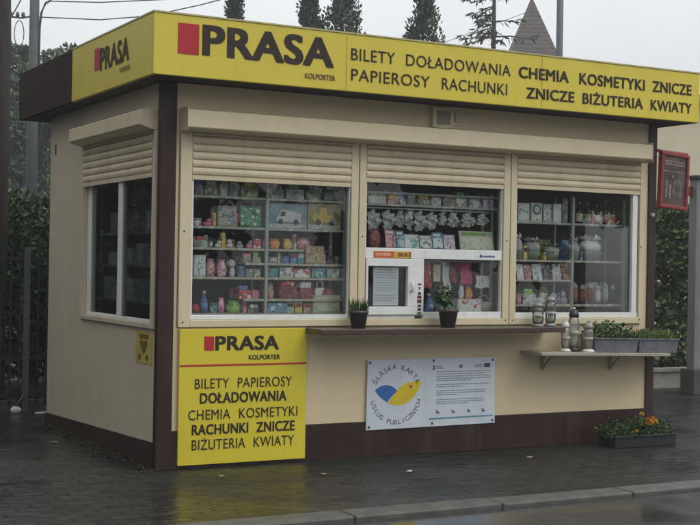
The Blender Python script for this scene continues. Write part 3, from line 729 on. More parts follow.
    if k == 'lantern':
        t = thing('grave_lantern', label, cat or 'grave lantern', (x, yf+w/2, z), group)
        MB().lathe([(w*.42, 0), (w*.42, h*.08), (w*.36, h*.10)], n=14).build('base', plain('dark'), t)
        MB().lathe([(w*.34, h*.10), (w*.44, h*.35), (w*.42, h*.60), (w*.33, h*.74)], n=14).build('glass_cup', plain(c), t)
        MB().lathe([(w*.38, h*.74), (w*.40, h*.78), (w*.26, h*.90), (w*.07, h*.94), (w*.05, h)], n=14).build('lid', plain('silver'), t)
        return t
    if k == 'bowl':
        t = thing('gift_bowl', label, cat or 'gift bowl', (x, yf+min(w, .18)/2, z), group)
        sy = min(1, .18/w)
        MB().lathe([(w*.30, 0), (w*.42, h*.16), (w*.47, h*.36), (w*.45, h*.37)], n=20, sy=sy).build('bowl', plain('sage' if c != 'white' else 'grey'), t)
        o = lump(w*1.0, h*.50, w*sy, hash(label) % 97 if False else int(x*1000) % 97, .16, 20, 8).build('wrapped_contents', mat('cellophane_'+c, tuple(v*.9 for v in COL[c][1]), .3, var=.3, scale=18), t, loc=(0, 0, h*.30))
        mb = MB()
        for i in range(11):
            a = 2*math.pi*i/11; a2 = 2*math.pi*(i+1)/11
            mb.face([(0, 0, h*.74), (w*.42*math.cos(a), w*.42*sy*math.sin(a), h*(.80+.08*(i % 2))), (w*.34*math.cos((a+a2)/2), w*.34*sy*math.sin((a+a2)/2), h*(1.0-.06*(i % 2))), (w*.42*math.cos(a2), w*.42*sy*math.sin(a2), h*(.80+.08*((i+1) % 2)))])
        mb.build('bow', plain(c), t)
        return t
    if k == 'dog':
        t = thing('toy_dog', label, 'toy dog', (x, yf+.05, z), group)
        mb = lump(w*.62, h*.55, w*.55, 5, .08); mb.build('dog_body', plain('white'), t)
        hd = lump(w*.72, h*.40, w*.6, 8, .06); hd.build('head', plain('white'), t, loc=(-w*.1, -.01, h*.52))
        mb = MB()
        for s in (-1, 1): mb.lathe([(.004, 0), (w*.13, h*.05), (w*.11, h*.18), (.004, h*.24)], c=(-w*.1+s*w*.34, 0, h*.58), n=10, sy=.5)
        mb.build('ear', plain('silver'), t)
        mb = MB()
        for s in (-.12, .16): mb.lathe([(.002, 0), (.006, .004), (.002, .01)], c=(-w*.1+s*w, -w*.28, h*.74), n=8)
        mb.lathe([(.002, 0), (.008, .004), (.002, .01)], c=(-w*.08, -w*.33, h*.64), n=8)
        mb.build('eyes_and_nose', plain('dark'), t)
        return t
    if k == 'handbag':
        t = thing('gift_bag', label, 'gift bag', (x, yf, z), group)
        MB().prism([(-w*.42, 0), (w*.42, 0), (w*.5, h*.62), (-w*.5, h*.62)], 1, 0, .05).build('bag_body', pm(c), t)
        MB().tube([(-w*.30, .002, h*.60), (-w*.32, .002, h*.9), (-w*.2, .002, h), (w*.2, .002, h), (w*.32, .002, h*.9), (w*.30, .002, h*.60)], .006, 6).build('handle', plain('white'), t)
        return t
    if k == 'plush':
        t = thing('soft_toy' if 'toy' in label or 'plush' in label else 'flower_bunch', label, cat or ('toy' if 'toy' in label or 'plush' in label else 'flowers'), (x, yf+w*.4, z), group)
        lump(w, h*.62, w*.8, int(x*999) % 89, .14).build('soft_body', plain(c), t)
        lump(w*.62, h*.52, w*.55, int(x*777) % 83, .18).build('soft_head', plain(c), t, loc=(w*.12*(-1)**int(x*50), -.008, h*.46))
        return t
    if k == 'bag':
        o = lump(w, h, min(.09, w*.7), int(x*1000) % 71, .10, 16, 9)
        t = thing('bag', label, cat or 'bag', (x, yf+.045, z), group)
        o.build('bag_body', pm(c, 30), t)
        MB().box(-w*.36, w*.36, -.003, .003, h*.93, h*1.02).build('sealed_edge', plain(c), t)
        return t

GOODS = [
  ('left', 'top', 1.878, [
     (0.341, 0.067, 0.079, 'box', 'grey', 'small grey carton'),
     (0.427, 0.091, 0.076, 'box', 'sage', 'pale green carton'),
     (0.526, 0.061, 0.088, 'box', 'mint', 'slim mint carton'),
     (0.599, 0.069, 0.077, 'box', 'grey', 'dull grey carton'),
     (0.723, 0.132, 0.082, 'box', 'olive', 'wide olive carton'),
     (0.935, 0.119, 0.07, 'box', 'grey', 'grey toy carton'),
     (1.085, 0.145, 0.076, 'box', 'silver', 'pale silver carton'),
     (1.231, 0.115, 0.076, 'box', 'sage', 'grey green carton'),
     (1.392, 0.142, 0.082, 'box', 'grey', 'wide dark grey carton'),
  ]),
  ('left', 'second', 1.664, [
     (0.338, 0.067, 0.055, 'round', 'lilac', 'round lilac cup'),
     (0.416, 0.075, 0.058, 'plush', 'pink', 'pink plush pig'),
     (0.555, 0.145, 0.147, 'box', 'print', 'tall patterned toy box'),
     (0.734, 0.163, 0.154, 'box', 'green', 'green toy box with white dots'),
     (1.031, 0.306, 0.179, 'truck', 'bluebox', 'blue boxed toy lorry'),
     (1.329, 0.273, 0.191, 'truck', 'yellowbox', 'yellow boxed toy digger'),
  ]),
  ('left', 'third', 1.515, [
     (0.352, 0.09, 0.051, 'box', 'grey', 'low grey pack'),
     (0.438, 0.038, 0.046, 'round', 'sage', 'small green tin'),
     (0.492, 0.053, 0.054, 'plush', 'white', 'small white plush mouse'),
     (0.587, 0.061, 0.064, 'plush', 'white', 'white plush kitten'),
     (0.664, 0.062, 0.051, 'plush', 'silver', 'silver grey soft toy'),
     (0.734, 0.047, 0.06, 'plush', 'pink', 'pink soft toy'),
     (0.792, 0.055, 0.069, 'box', 'red', 'red small box'),
     (0.947, 0.095, 0.073, 'bag', 'orange', 'orange snack bag'),
     (1.05, 0.081, 0.075, 'bag', 'yellow', 'yellow snack bag'),
     (1.176, 0.123, 0.086, 'bag', 'rose', 'dusky rose bag'),
  ]),
  ('left', 'short fourth', 1.413, [
     (0.713, 0.062, 0.04, 'box', 'grey', 'little grey box'),
     (0.79, 0.063, 0.041, 'box', 'sage', 'little green grey box'),
     (0.929, 0.072, 0.044, 'round', 'silver', 'little silver tin'),
     (1.025, 0.072, 0.053, 'round', 'blue', 'small blue bowl'),
     (1.255, 0.148, 0.131, 'box', 'tan', 'tan cardboard box'),
     (1.406, 0.1, 0.06, 'box', 'dark', 'flat dark box'),
  ]),
  ('left', 'fifth', 1.31, [
     (0.354, 0.09, 0.151, 'box', 'mintwhite', 'mint and white toy box'),
     (0.452, 0.076, 0.124, 'bag', 'rose', 'rose toy bag'),
     (0.536, 0.076, 0.119, 'bag', 'pink', 'pale pink toy bag'),
     (0.619, 0.077, 0.138, 'dog', 'white', 'white standing toy dog'),
     (0.734, 0.054, 0.058, 'box', 'grey', 'low grey box'),
     (0.796, 0.055, 0.059, 'box', 'sage', 'low green grey box'),
     (0.918, 0.079, 0.067, 'box', 'teal', 'teal soap carton'),
     (1.022, 0.097, 0.076, 'box', 'silver', 'silver and teal carton'),
     (1.152, 0.114, 0.064, 'box', 'whitered', 'white carton with red band'),
     (1.288, 0.107, 0.073, 'box', 'teal', 'wide teal carton'),
     (1.408, 0.1, 0.067, 'box', 'mint', 'mint carton'),
  ]),
  ('left', 'low sixth', 1.157, [
     (0.702, 0.093, 0.061, 'box', 'red', 'bright red box'),
     (0.784, 0.055, 0.062, 'box', 'rose', 'rose coloured box'),
     (0.921, 0.064, 0.113, 'bag', 'tan', 'tan paper bag'),
     (1.042, 0.145, 0.093, 'box', 'maroon', 'long maroon box'),
     (1.192, 0.107, 0.079, 'box', 'maroon', 'flat maroon box'),
     (1.297, 0.074, 0.131, 'handbag', 'whitered', 'white handled gift bag'),
     (1.398, 0.092, 0.08, 'bag', 'redbrown', 'red brown pouch'),
  ]),
  ('left', 'bottom', 1.062, [
     (0.336, 0.045, 0.147, 'ball', 'red', 'dull red ball'),
     (0.401, 0.057, 0.154, 'bottle', 'blue', 'blue plastic bottle'),
     (0.473, 0.06, 0.07, 'round', 'teal', 'teal pot'),
     (0.537, 0.054, 0.106, 'bag', 'pink', 'greyish pink bag'),
     (0.633, 0.123, 0.085, 'bag', 'lime', 'bright green round bag'),
     (0.77, 0.086, 0.035, 'box', 'dark', 'dark flat box'),
     (0.96, 0.151, 0.071, 'box', 'bluebox', 'blue and teal box'),
     (1.361, 0.233, 0.13, 'box', 'creambox', 'large pale green cardboard box'),
  ]),
  ('right', 'top', 1.782, [
     (3.125, 0.108, 0.148, 'box', 'whitegreen', 'tall white cosmetics pack'),
     (3.253, 0.109, 0.153, 'roundlogo', 'whitegreen', 'pack with a green ring mark'),
     (3.359, 0.081, 0.149, 'box', 'silver', 'silver grey pack'),
     (3.46, 0.081, 0.153, 'box', 'white', 'white floating carton'),
     (3.538, 0.056, 0.197, 'box', 'grey', 'narrow grey carton'),
     (3.706, 0.062, 0.179, 'bottle', 'cream', 'bottle with cream label'),
     (3.8, 0.063, 0.183, 'bottle', 'tan', 'bottle with tan label'),
     (3.892, 0.058, 0.169, 'bottle', 'white', 'bottle with white label'),
     (3.974, 0.053, 0.189, 'bottle', 'rose', 'bottle with rose label'),
     (4.059, 0.054, 0.184, 'bottle', 'red', 'bottle with red label'),
  ]),
  ('right', 'second', 1.478, [
     (3.095, 0.098, 0.219, 'bowl', 'white', 'white topped gift bowl at the left edge'),
     (3.264, 0.16, 0.192, 'bowl', 'silver', 'grey wrapped gift bowl'),
     (3.451, 0.152, 0.148, 'bowl', 'sage', 'low green grey gift bowl'),
     (3.671, 0.103, 0.202, 'bowl', 'silver', 'narrow wrapped gift bowl'),
     (3.869, 0.253, 0.224, 'bowl', 'white', 'large white capped gift bowl'),
  ]),
  ('right', 'third', 1.319, [
     (3.106, 0.069, 0.122, 'card', 'white', 'white folded card'),
     (3.179, 0.059, 0.115, 'card', 'rose', 'rose card'),
     (3.274, 0.09, 0.125, 'card', 'mintwhite', 'pale mint card'),
     (3.374, 0.07, 0.119, 'card', 'dark', 'dark card'),
     (3.47, 0.082, 0.127, 'card', 'silver', 'silver grey card'),
     (3.562, 0.061, 0.13, 'card', 'redbrown', 'red brown card'),
  ]),
  ('right', 'bottom', 1.12, [
     (3.101, 0.049, 0.089, 'round', 'rose', 'small rose tin'),
     (3.194, 0.119, 0.081, 'box', 'silver', 'pale grey low box'),
     (3.328, 0.09, 0.098, 'plush', 'white', 'white crumpled flower bunch'),
     (3.445, 0.101, 0.099, 'plush', 'silver', 'silver grey flower bunch'),
     (3.556, 0.082, 0.115, 'plush', 'lilac', 'lilac grey flower bunch'),
     (3.675, 0.065, 0.182, 'lantern', 'rose', 'rose grave lantern'),
     (3.754, 0.066, 0.166, 'lantern', 'redbrown', 'red brown grave lantern'),
     (3.833, 0.066, 0.183, 'lantern', 'maroon', 'maroon grave lantern'),
     (3.913, 0.067, 0.167, 'lantern', 'white', 'white grave lantern'),
     (3.994, 0.067, 0.185, 'lantern', 'silver', 'grey grave lantern'),
     (4.075, 0.068, 0.169, 'lantern', 'dark', 'dark grave lantern'),
  ]),
  ('middle', 'top', 1.875, [
     (1.771, 0.156, 0.056, 'box', 'white', 'plain white carton'),
     (1.911, 0.088, 0.039, 'box', 'rose', 'rose coloured packet'),
     (1.995, 0.062, 0.042, 'box', 'silver', 'narrow silver packet'),
     (2.07, 0.072, 0.054, 'box', 'grey', 'grey packet'),
     (2.173, 0.099, 0.05, 'box', 'sage', 'green grey packet'),
     (2.296, 0.091, 0.062, 'box', 'silver', 'pale packet'),
     (2.405, 0.092, 0.059, 'box', 'grey', 'dull grey packet'),
     (2.526, 0.093, 0.071, 'box', 'print', 'patterned packet'),
     (2.652, 0.104, 0.069, 'box', 'silver', 'wide silver packet'),
     (2.78, 0.096, 0.082, 'box', 'lilac', 'lilac grey packet'),
  ]),
]

SHN = {('left', 'top'): 'top shelf, left window', ('left', 'second'): 'second shelf, left window', ('left', 'third'): 'third shelf, left window',
       ('left', 'short fourth'): 'fourth shelf, left window', ('left', 'fifth'): 'fifth shelf, left window', ('left', 'low sixth'): 'sixth shelf, left window',
       ('left', 'bottom'): 'sill ledge, left window', ('right', 'top'): 'top shelf, right window', ('right', 'second'): 'second shelf, right window',
       ('right', 'third'): 'third shelf, right window', ('right', 'bottom'): 'lowest shelf, right window', ('middle', 'top'): 'top shelf, middle window'}
GRP = {'box': 'cartons on the display shelves', 'bag': 'bags on the display shelves', 'bottle': 'bottles on the right top shelf', 'card': 'cards on the third right shelf',
       'bowl': 'gift bowls on the second right shelf', 'lantern': 'grave lanterns on the lowest right shelf', 'plush': 'soft goods on the display shelves', 'round': 'tins on the display shelves', 'truck': 'boxed toy vehicles on the second left shelf'}
for (win, sh, z, items) in GOODS:
    if sh == 'bottom' and win == 'left': z = 1.0555
    for (x, w, h, k, c, d) in items:
        if 'floating' in d: d = 'plain white pack'
        good(k, c, d+', '+SHN[(win, sh)], x, .150, z, w, h, group=GRP.get(k))
# a dimmer second row standing behind the front row
rb = random.Random(77)
for (win, sh, z, items) in GOODS:
    if win == 'middle' or sh == 'bottom' and win == 'left': continue
    for (x, w, h, k, c, d) in items:
        if rb.random() > .62 or w < .05: continue
        c2 = rb.choice(['grey', 'rose', 'teal', 'tan', 'sage', 'silver', 'print', 'maroon', 'blue', 'olive'])
        room = {'top': .11, 'second': .17, 'third': .09 if win == 'left' else .14, 'short fourth': .08, 'fifth': .09, 'low sixth': .13, 'bottom': .18}[sh]
        hh = min(room, h*rb.uniform(.9, 1.5)); ww = min(w*.85, .16)
        o = MB().box(-ww/2, ww/2, 0, .045, 0, hh).build('carton', pm(c2), bevel=.003, loc=(x+rb.uniform(-.01, .01), .312, z))
        dd = d.replace('floating', 'pack').replace(' at the left edge', '')
        tag(o, f'{c2 if c2 != "print" else "patterned"} carton behind the {dd}, {SHN[(win, sh)]}', 'box', 'second-row cartons on the display shelves')
# small articles pushed into the gaps and laid on top of the low cartons
rb = random.Random(99)
for (win, sh, z, items) in GOODS:
    if sh == 'bottom' and win == 'left': z = 1.0555
    room = {'top': .125, 'second': .18 if win == 'left' else .25, 'third': .12 if win == 'left' else .145, 'short fourth': .085, 'fifth': .095, 'low sixth': .135, 'bottom': .19 if win == 'right' else .085}[sh]
    for i, (x, w, h, k, c, d) in enumerate(items):
        d = d.replace('white floating carton', 'plain white pack').replace(' at the left edge', '')
        if k == 'box' and w > .055 and h < room-.035 and h < .1:
            c2 = rb.choice(['pink', 'white', 'teal', 'cream', 'mint', 'red', 'blue', 'yellow', 'silver', 'lime'])
            hh = min(room-h-.008, rb.uniform(.022, .045)); ww = w*rb.uniform(.6, .95)
            dp = min(.16, max(.05, w*.8))*.85
            o = MB().box(-ww/2, ww/2, 0, dp, 0, hh).build('packet', pm(c2, 30), bevel=.003, loc=(x+rb.uniform(-.01, .01), .153, z+h+.0005), rot=(0, 0, R(rb.uniform(-8, 8))))
            tag(o, f'flat {c2} packet on top of the {d}, {SHN[(win, sh)]}', 'packet', 'packets laid on top of cartons')
        if i+1 < len(items):
            x2, w2_ = items[i+1][0], items[i+1][1]; gap = (x2-w2_/2)-(x+w/2)
            if .018 < gap < .3 and not (x < .853 < x2 or x < 3.6 < x2) and not (win == 'left' and sh == 'third' and x > 1.1):
                n = max(1, int(gap/.055)); 
                if n > 1: gap_w = gap/n
                else: gap_w = gap
                for q in range(n):
                    c2 = rb.choice(['white', 'pink', 'cream', 'teal', 'red', 'silver', 'yellow', 'mint', 'blue', 'tan'])
                    hh = min(room*.92, rb.uniform(.06, .12)); ww = gap_w*.82
                    xx = x+w/2+gap_w*(q+.5)
                    t = thing('packet', f'{["", "second ", "third ", "fourth ", "fifth "][q]}{c2} packet right of the {d}, {SHN[(win, sh)]}', 'packet', (xx, .17, z), 'packets squeezed between the goods')
                    MB().box(-ww/2, ww/2, 0, .05, 0, hh).build('packet_body', pm(c2, 30), t, bevel=.003)
                    MB().box(-ww*.4, ww*.4, -.0012, 0, hh*.55, hh*.85).build('label_panel', plain(rb.choice(['white', 'cream', 'dark', 'red', 'teal'])), t)
# white price tickets along the shelf edges
rb = random.Random(15); tk_m = mat('price_ticket', (.62, .60, .50), .6, var=.05)
for (win, sh, z, items) in GOODS:
    if win == 'middle' or sh == 'bottom' and win == 'left': continue
    for (x, w, h, k, c, d) in items:
        if rb.random() < .55 and w > .06:
            d = d.replace('white floating carton', 'plain white pack').replace(' at the left edge', '')
            tag(MB().box(-.016, .016, -.0015, 0, -.015, .004).build('price_ticket', tk_m, loc=(x+rb.uniform(-.01, .01), .1245, z-.002)), f'price ticket under the {d}, {SHN[(win, sh)]}', 'price ticket', 'price tickets on the shelf edges')
# white lace caps and socks hung along the upper rail of the middle window
lace = [(1.684, 1.799, 1.661, 'crumpled grey white lace cap at the left end of the upper rail'), (1.814, 1.93, 1.68, 'lace cap hung second from the left on the upper rail'),
        (1.936, 2.009, 1.697, 'narrow lace piece, third from the left on the upper rail'), (2.015, 2.089, 1.684, 'long lace piece, fourth from the left on the upper rail'),
        (2.095, 2.206, 1.672, 'big lace rosette, fifth from the left on the upper rail'), (2.212, 2.306, 1.69, 'round lace rosette, sixth from the left on the upper rail'),
        (2.321, 2.387, 1.724, 'small lace rosette, seventh from the left on the upper rail'), (2.403, 2.508, 1.712, 'lace rosette hung third from the right on the upper rail'),
        (2.524, 2.657, 1.716, 'widest lace piece, second from the right on the upper rail'), (2.674, 2.78, 1.735, 'lace piece at the right end of the upper rail')]
lacem = mat('lace_white', (.56, .57, .54), .8, var=.25, scale=30, bump=.5, bscale=70)
def rosette(x0, x1, zb, zt, seed):
    """ruffled disc of cloth"""
    r_ = random.Random(seed); mb = MB(); cx_, cz_ = (x0+x1)/2, (zb+zt)/2; rx, rz = (x1-x0)/2, (zt-zb)/2
    n, m = 34, 6; ph = r_.uniform(0, 6)
    base = 0
    for j in range(m):
        u = (j+.25)/(m-.75)
        for i in range(n):
            t = 2*math.pi*i/n; k_ = u*(1+.12*math.sin(3*t+ph)+.10*math.sin(7*t+ph*2))
            yy = .150 - .020*(1-u) - .016*u*math.sin(9*t+ph) - .010*math.sin(4*t+j+ph)
            mb.v.append((cx_+rx*k_*math.cos(t), yy, cz_+rz*k_*math.sin(t)))
    for j in range(m-1):
        for i in range(n):
            a = j*n+i; b = j*n+(i+1) % n; mb.f.append([a, b, b+n, a+n]); mb.m.append(0); mb.sm.append(True)
    mb.f.append(list(range(n))); mb.m.append(0); mb.sm.append(True)
    return mb
for i, (x0, x1, zb, lab) in enumerate(lace):
    t = thing('lace_cap', 'pale '+lab, 'lace', ((x0+x1)/2, .15, zb), 'lace pieces hung behind the middle window')
    rosette(x0, x1, zb, 1.825, i+3).build('lace', lacem, t)
    MB().tube([((x0+x1)/2, .150, 1.80), ((x0+x1)/2, .150, 1.843)], .002, 6).build('hook', upr, t)
    reroot(t)
# row of magazines standing on the ledge above the serving hatch
mags = [(1.808, 1.898, .141, 'rose', 'rose and white magazine'), (1.904, 1.972, .135, 'teal', 'narrow teal magazine'), (1.975, 2.101, .109, 'mintwhite', 'low white magazine'),
        (2.108, 2.218, .105, 'silver', 'low silver magazine'), (2.224, 2.318, .130, 'bluebox', 'pale blue magazine'), (2.324, 2.428, .116, 'lilac', 'lilac grey magazine'), (2.471, 2.790, .150, 'creambox', 'large green landscape picture book')]
for (x0, x1, h, c, d) in mags:
    t = thing('magazine', d+' on the ledge above the serving hatch', 'magazine', ((x0+x1)/2, .07, 1.5415), 'magazines above the serving hatch', rot=(R(-12), 0, 0))
    w = x1-x0
    MB().box(-w/2, w/2, 0, .006, 0, h).build('cover', plain(c), t)
    MB().box(-w*.46, w*.46, -.001, -.0002, h*.06, h*.70).build('cover_picture', pack('magazine_print_'+c, COL[c][1], COL[c][0], COL[c][2], 45), t)
    MB().box(-w*.42, w*.3, -.001, -.0002, h*.78, h*.92).build('title_band', plain('white' if c != 'creambox' else 'lime'), t)
good('bag', 'maroon', 'dark red bag with white mark at the left end of the hatch ledge', 1.735, .072, 1.5415, .107, .14)
# behind the lower right pane of the serving window
def hung(name, lab, cat, x0, x1, z0, z1, c, m2=None, y=.150):
    t = thing(name, lab, cat, ((x0+x1)/2, y, z0), 'goods hung behind the lower serving pane')
    w = x1-x0; mb = MB(); n = 10
    for i in range(n):
        for j in range(6):
            a0, a1 = i/n, (i+1)/n; b0, b1 = j/6, (j+1)/6
            f_ = lambda a, b: (x0+w*a+.01*math.sin(b*6+x0*30)*(1-b), y-.004-.012*math.sin(a*9+b*3+x0*40)*(1-b*.6)-.010*(1-b), z0+(z1-z0)*b-.006*math.sin(a*7+x0*9)*(1-b))
            mb.face([f_(a0, b0), f_(a1, b0), f_(a1, b1), f_(a0, b1)], 0, True)
    mb.build('packet', m2 or pm(c, 34), t)
    MB().tube([((x0+x1)/2, y, z1-.01), ((x0+x1)/2, y, 1.456)], .002, 6).build('hook', upr, t)
    reroot(t); return t
hung('packet', 'red packet at the left edge of the lower serving pane', 'packet', 2.125, 2.250, 1.243, 1.442, 'red')
hung('packet', 'white strip packet between framed picture and maroon packet', 'packet', 2.356, 2.425, 1.245, 1.442, 'white')
hung('packet', 'dark maroon packet left of the pink bag', 'packet', 2.43, 2.50, 1.284, 1.442, 'maroon')
hung('packet', 'bright pink bag hung high in the lower serving pane', 'packet', 2.513, 2.629, 1.277, 1.442, 'pink', mat('hot_pink', (.62, .07, .22), .35, var=.35, scale=22))
hung('cloth', 'white folded cloth hung at the right of the lower serving pane', 'cloth', 2.665, 2.80, 1.247, 1.345, 'white')
t = thing('framed_picture', 'small framed picture hung between red and white packets', 'picture', (2.303, .15, 1.283))
mb = MB()
for q in [(2.256, 2.268, 1.283, 1.436), (2.338, 2.350, 1.283, 1.436), (2.268, 2.338, 1.283, 1.295), (2.268, 2.338, 1.424, 1.436)]: mb.box(q[0], q[1], .130, .148, q[2], q[3])
mb.build('frame', plain('dark'), t); MB().box(2.268, 2.338, .138, .146, 1.295, 1.424).build('picture', pm('cream', 30), t)
MB().tube([(2.303, .150, 1.43), (2.303, .150, 1.456)], .002, 6).build('hook', upr, t); reroot(t)
good('bottle', 'blue', 'pale blue grey bottle standing at the left of the lower serving pane', 2.235, .10, 1.0555, .078, .145)
good('box', 'grey', 'grey carton behind the leafy pot plant', 2.40, .13, 1.0555, .15, .095)
good('bag', 'white', 'white paper bag lying on the grey carton behind the pot plant', 2.40, .135, 1.151, .14, .11)
good('box', 'whitered', 'white and red striped carton low in the serving pane', 2.60, .12, 1.0555, .22, .104)
good('bag', 'white', 'narrow white bag on the striped carton', 2.553, .13, 1.1600, .055, .115)
good('bag', 'orange', 'orange bag on the striped carton', 2.62, .13, 1.1600, .078, .10)
t = thing('basket', 'round pale basket at the right of the lower serving pane', 'basket', (2.775, .19, 1.0555))
bkm = mat('wicker', (.50, .45, .37), .7, var=.3, scale=60, stretch=(1, 1, 3), bump=.6, bscale=90)
MB().lathe([(.055, 0), (.068, .03), (.075, .08), (.070, .082)], n=22).build('basket_body', bkm, t)
MB().tube([(-.07+.14*i/12, 0, .08+.055*math.sin(math.pi*i/12)) for i in range(13)], .006, 6).build('handle', bkm, t)
# notice in the hatch
t = thing('notice', 'white printed notice behind the serving hatch glass', 'notice', (1.775, .012, 1.113))
MB().box(1.668, 1.883, .0085, .0105, 1.114, 1.397).build('paper', mat('paper', (.72, .76, .79), .7, var=.03), t)
random.seed(9); mb = MB()
for i in range(13):
    z = 1.375-i*.019; x = 1.685
    if i in (4, 9): continue
    while x < (1.865 if i % 4 else 1.82):
        w = random.uniform(.008, .028); mb.box(x, min(x+w, 1.868), .0079, .0084, z, z+.005); x += w+.005
mb.build('print', mat('pale_grey_print', (.33, .38, .42), .7), t); reroot(t)
# a few things seen dimly through the side window
t = thing('shelf_rack', 'low rack just inside the side window', 'shelf rack', (.25, .8, .1))
for y in (.30, 1.62): MB().box(.10, .12, y, y+.02, .1, 1.95).build('upright', upr, t)
for z in (1.12, 1.38, 1.62): MB().box(.10, .34, .32, 1.62, z-.012, z).build('shelf', mat('dim_shelf', (.35, .34, .30), .6), t)
reroot(t)
side = [(.42, 1.12, 'silver', .20, .14), (.70, 1.12, 'teal', .16, .12), (.95, 1.12, 'white', .18, .16), (1.25, 1.12, 'cream', .16, .10), (1.48, 1.12, 'mint', .14, .17),
        (.45, 1.38, 'silver', .18, .12), (.74, 1.38, 'mintwhite', .15, .16), (1.02, 1.38, 'white', .22, .13), (1.35, 1.38, 'creambox', .2, .1), (.5, 1.62, 'whitegreen', .2, .15), (.85, 1.62, 'rose', .16, .12), (1.3, 1.62, 'silver', .22, .16)]
for (y, z, c, w, h) in side:
    o = MB().box(-.07, .07, -w/2, w/2, 0, h).build('carton', pm(c), bevel=.003, loc=(.185, y, z+.0005))
    nm = {1.12: 'lowest', 1.38: 'middle', 1.62: 'upper'}[z]
    k_ = {.42: 'front', .45: 'front', .5: 'front'}.get(y, 'rear' if y > 1.2 else 'central')
    tag(o, f'{ {"mintwhite": "mint and white", "creambox": "pale green", "whitegreen": "white and green"}.get(c, c)} carton, {"%s" % k_} part of the {nm} shelf seen through the side window', 'box', 'cartons inside the side window')
# ================================================================== ON AND BELOW THE COUNTERS
soil = mat('soil', (.03, .022, .016), .9, var=.4, scale=40, bump=.8)
potm = mat('dark_pot', (.058, .052, .048), .45, var=.15)
grass_l = leafmat('grass_blades', (.025, .05, .012), (.11, .15, .04))
leaf_d = leafmat('pot_leaves', (.015, .045, .012), (.06, .13, .03))
def pot(label, x, yy, r0, r1, h, n=20):
    t = thing('potted_plant', label, 'pot plant', (x, yy, .9575), 'pot plants on the brown counter')
    MB().lathe([(r0, 0), (r1*.97, h*.84), (r1*1.06, h*.85), (r1*1.06, h), (r1*.95, h), (r1*.93, h*.90)], n=n).build('pot', potm, t)
    MB().lathe([(r1*.94, h*.86), (r1*.92, h*.885)], n=n).build('soil', soil, t)
    return t
t = pot('pot of short spiky grass on the brown counter, beside the wide left window', 1.465, -.14, .050, .070, .125)
rr = random.Random(3); mb = MB()
for i in range(170):
    a = rr.uniform(0, 6.28); r = .06*math.sqrt(rr.random()); l = rr.uniform(.05, .13); b = rr.uniform(0, .45)
    d = Vector((math.cos(a)*b*(.4+r*8), math.sin(a)*b*(.4+r*8), 1)).normalized(); s_ = Vector((-math.sin(a+1), math.cos(a+1), 0))*.004
    p = Vector((r*math.cos(a), r*math.sin(a), .105)); m_ = p+d*l*.6; e = p+d*l+Vector((d.x, d.y, -.3))*l*.12
    mb.face([p-s_, p+s_, m_+s_*.8, e, m_-s_*.8])
mb.build('grass', grass_l, t)
t = pot('pot with a leaning leafy plant on the brown counter, before the lower serving pane', 2.232, -.14, .052, .075, .135)
mb = MB(); st_ = MB()
for i in range(9):
    a = rr.uniform(0, 6.28); tip = Vector((math.cos(a)*rr.uniform(.02, .10)-.045, math.sin(a)*rr.uniform(.02, .07), rr.uniform(.19, .31)))
    p0 = Vector((math.cos(a)*.02, math.sin(a)*.02, .115)); mid = p0.lerp(tip, .5)+Vector((0, 0, .02))
    st_.tube([p0, mid, tip], [.003, .0025, .0015], 5)
    for q in range(16):
        u = rr.uniform(.30, 1.0); p = p0.lerp(mid, u*2) if u < .5 else mid.lerp(tip, u*2-1)
        mb.leaf(p, (rr.uniform(-1, 1), rr.uniform(-1, 1), rr.uniform(-.4, .7)), rr.uniform(.028, .055), .7, rnd=rr)
mb.build('leaves', leaf_d, t); st_.build('stem', mat('green_stem', (.06, .09, .03), .6), t)
jarg = glass('jar_glass', tint=(.86, .89, .88), gloss=1.3, milk=.06)
milkg = glass('milky_glass', tint=(.8, .82, .8), gloss=1.3, milk=.16)
pewter = mat('pewter_lid', (.24, .23, .21), .35, metal=.0, var=.2, scale=30)
paleplastic = mat('pale_plastic', (.60, .58, .52), .35, var=.08)
blackpl = mat('black_plastic', (.018, .018, .02), .35)
candle = mat('candle_wax', (.62, .60, .54), .5, var=.05)
def jar(label, x, yy, z, r, h, lid, body, base=None, lidh=.2, knob=True, flare=False):
    t = thing('grave_candle', label, 'grave candle', (x, yy, z), 'grave candles on the counters')
    bh = h*.1
    MB().lathe([(r*(1.05 if not flare else 1.25), 0), (r*(1.0 if not flare else 1.15), bh*.5), (r*.80, bh)], n=20).build('base', base or paleplastic, t)
    MB().lathe([(r*.74, bh), (r*.92, bh+h*.12), (r*.95, h*(1-lidh)-.03), (r*.78, h*(1-lidh))], n=20).build('glass_body', body, t)
    MB().lathe([(r*.45, bh+.002), (r*.45, bh+h*.32)], n=14).build('candle', candle, t)
    l_ = MB().lathe([(r*.86, h*(1-lidh)), (r*.90, h*(1-lidh*.75)), (r*.62, h*(1-lidh*.35)), (r*.25, h*(1-lidh*.22))], n=20).build('lid', lid, t)
    if knob: MB().lathe([(r*.24, h*(1-lidh*.22)), (r*.30, h*(1-lidh*.10)), (r*.10, h)], n=12).build('knob', paleplastic if lid is blackpl else lid, l_)
    MB().lathe([(r*.955, h*.38), (r*.965, h*.47)], n=20).build('paper_band', mat('gilt_band', (.36, .34, .29), .4, var=.3, scale=30), t)
    return t
jar('squat clear glass candle jar with grey lid at the right end of the brown counter', 3.072, -.13, .9575, .047, .195, pewter, jarg, pewter, .22)
jar('taller clear glass candle jar beside the squat one on the brown counter', 3.178, -.15, .9575, .044, .245, pewter, jarg, pewter, .20)
jar('short white footed candle jar at the left of the lower shelf', 3.328, -.15, zsh(3.328)+.001, .036, .250, paleplastic, milkg, paleplastic, .24, flare=True)
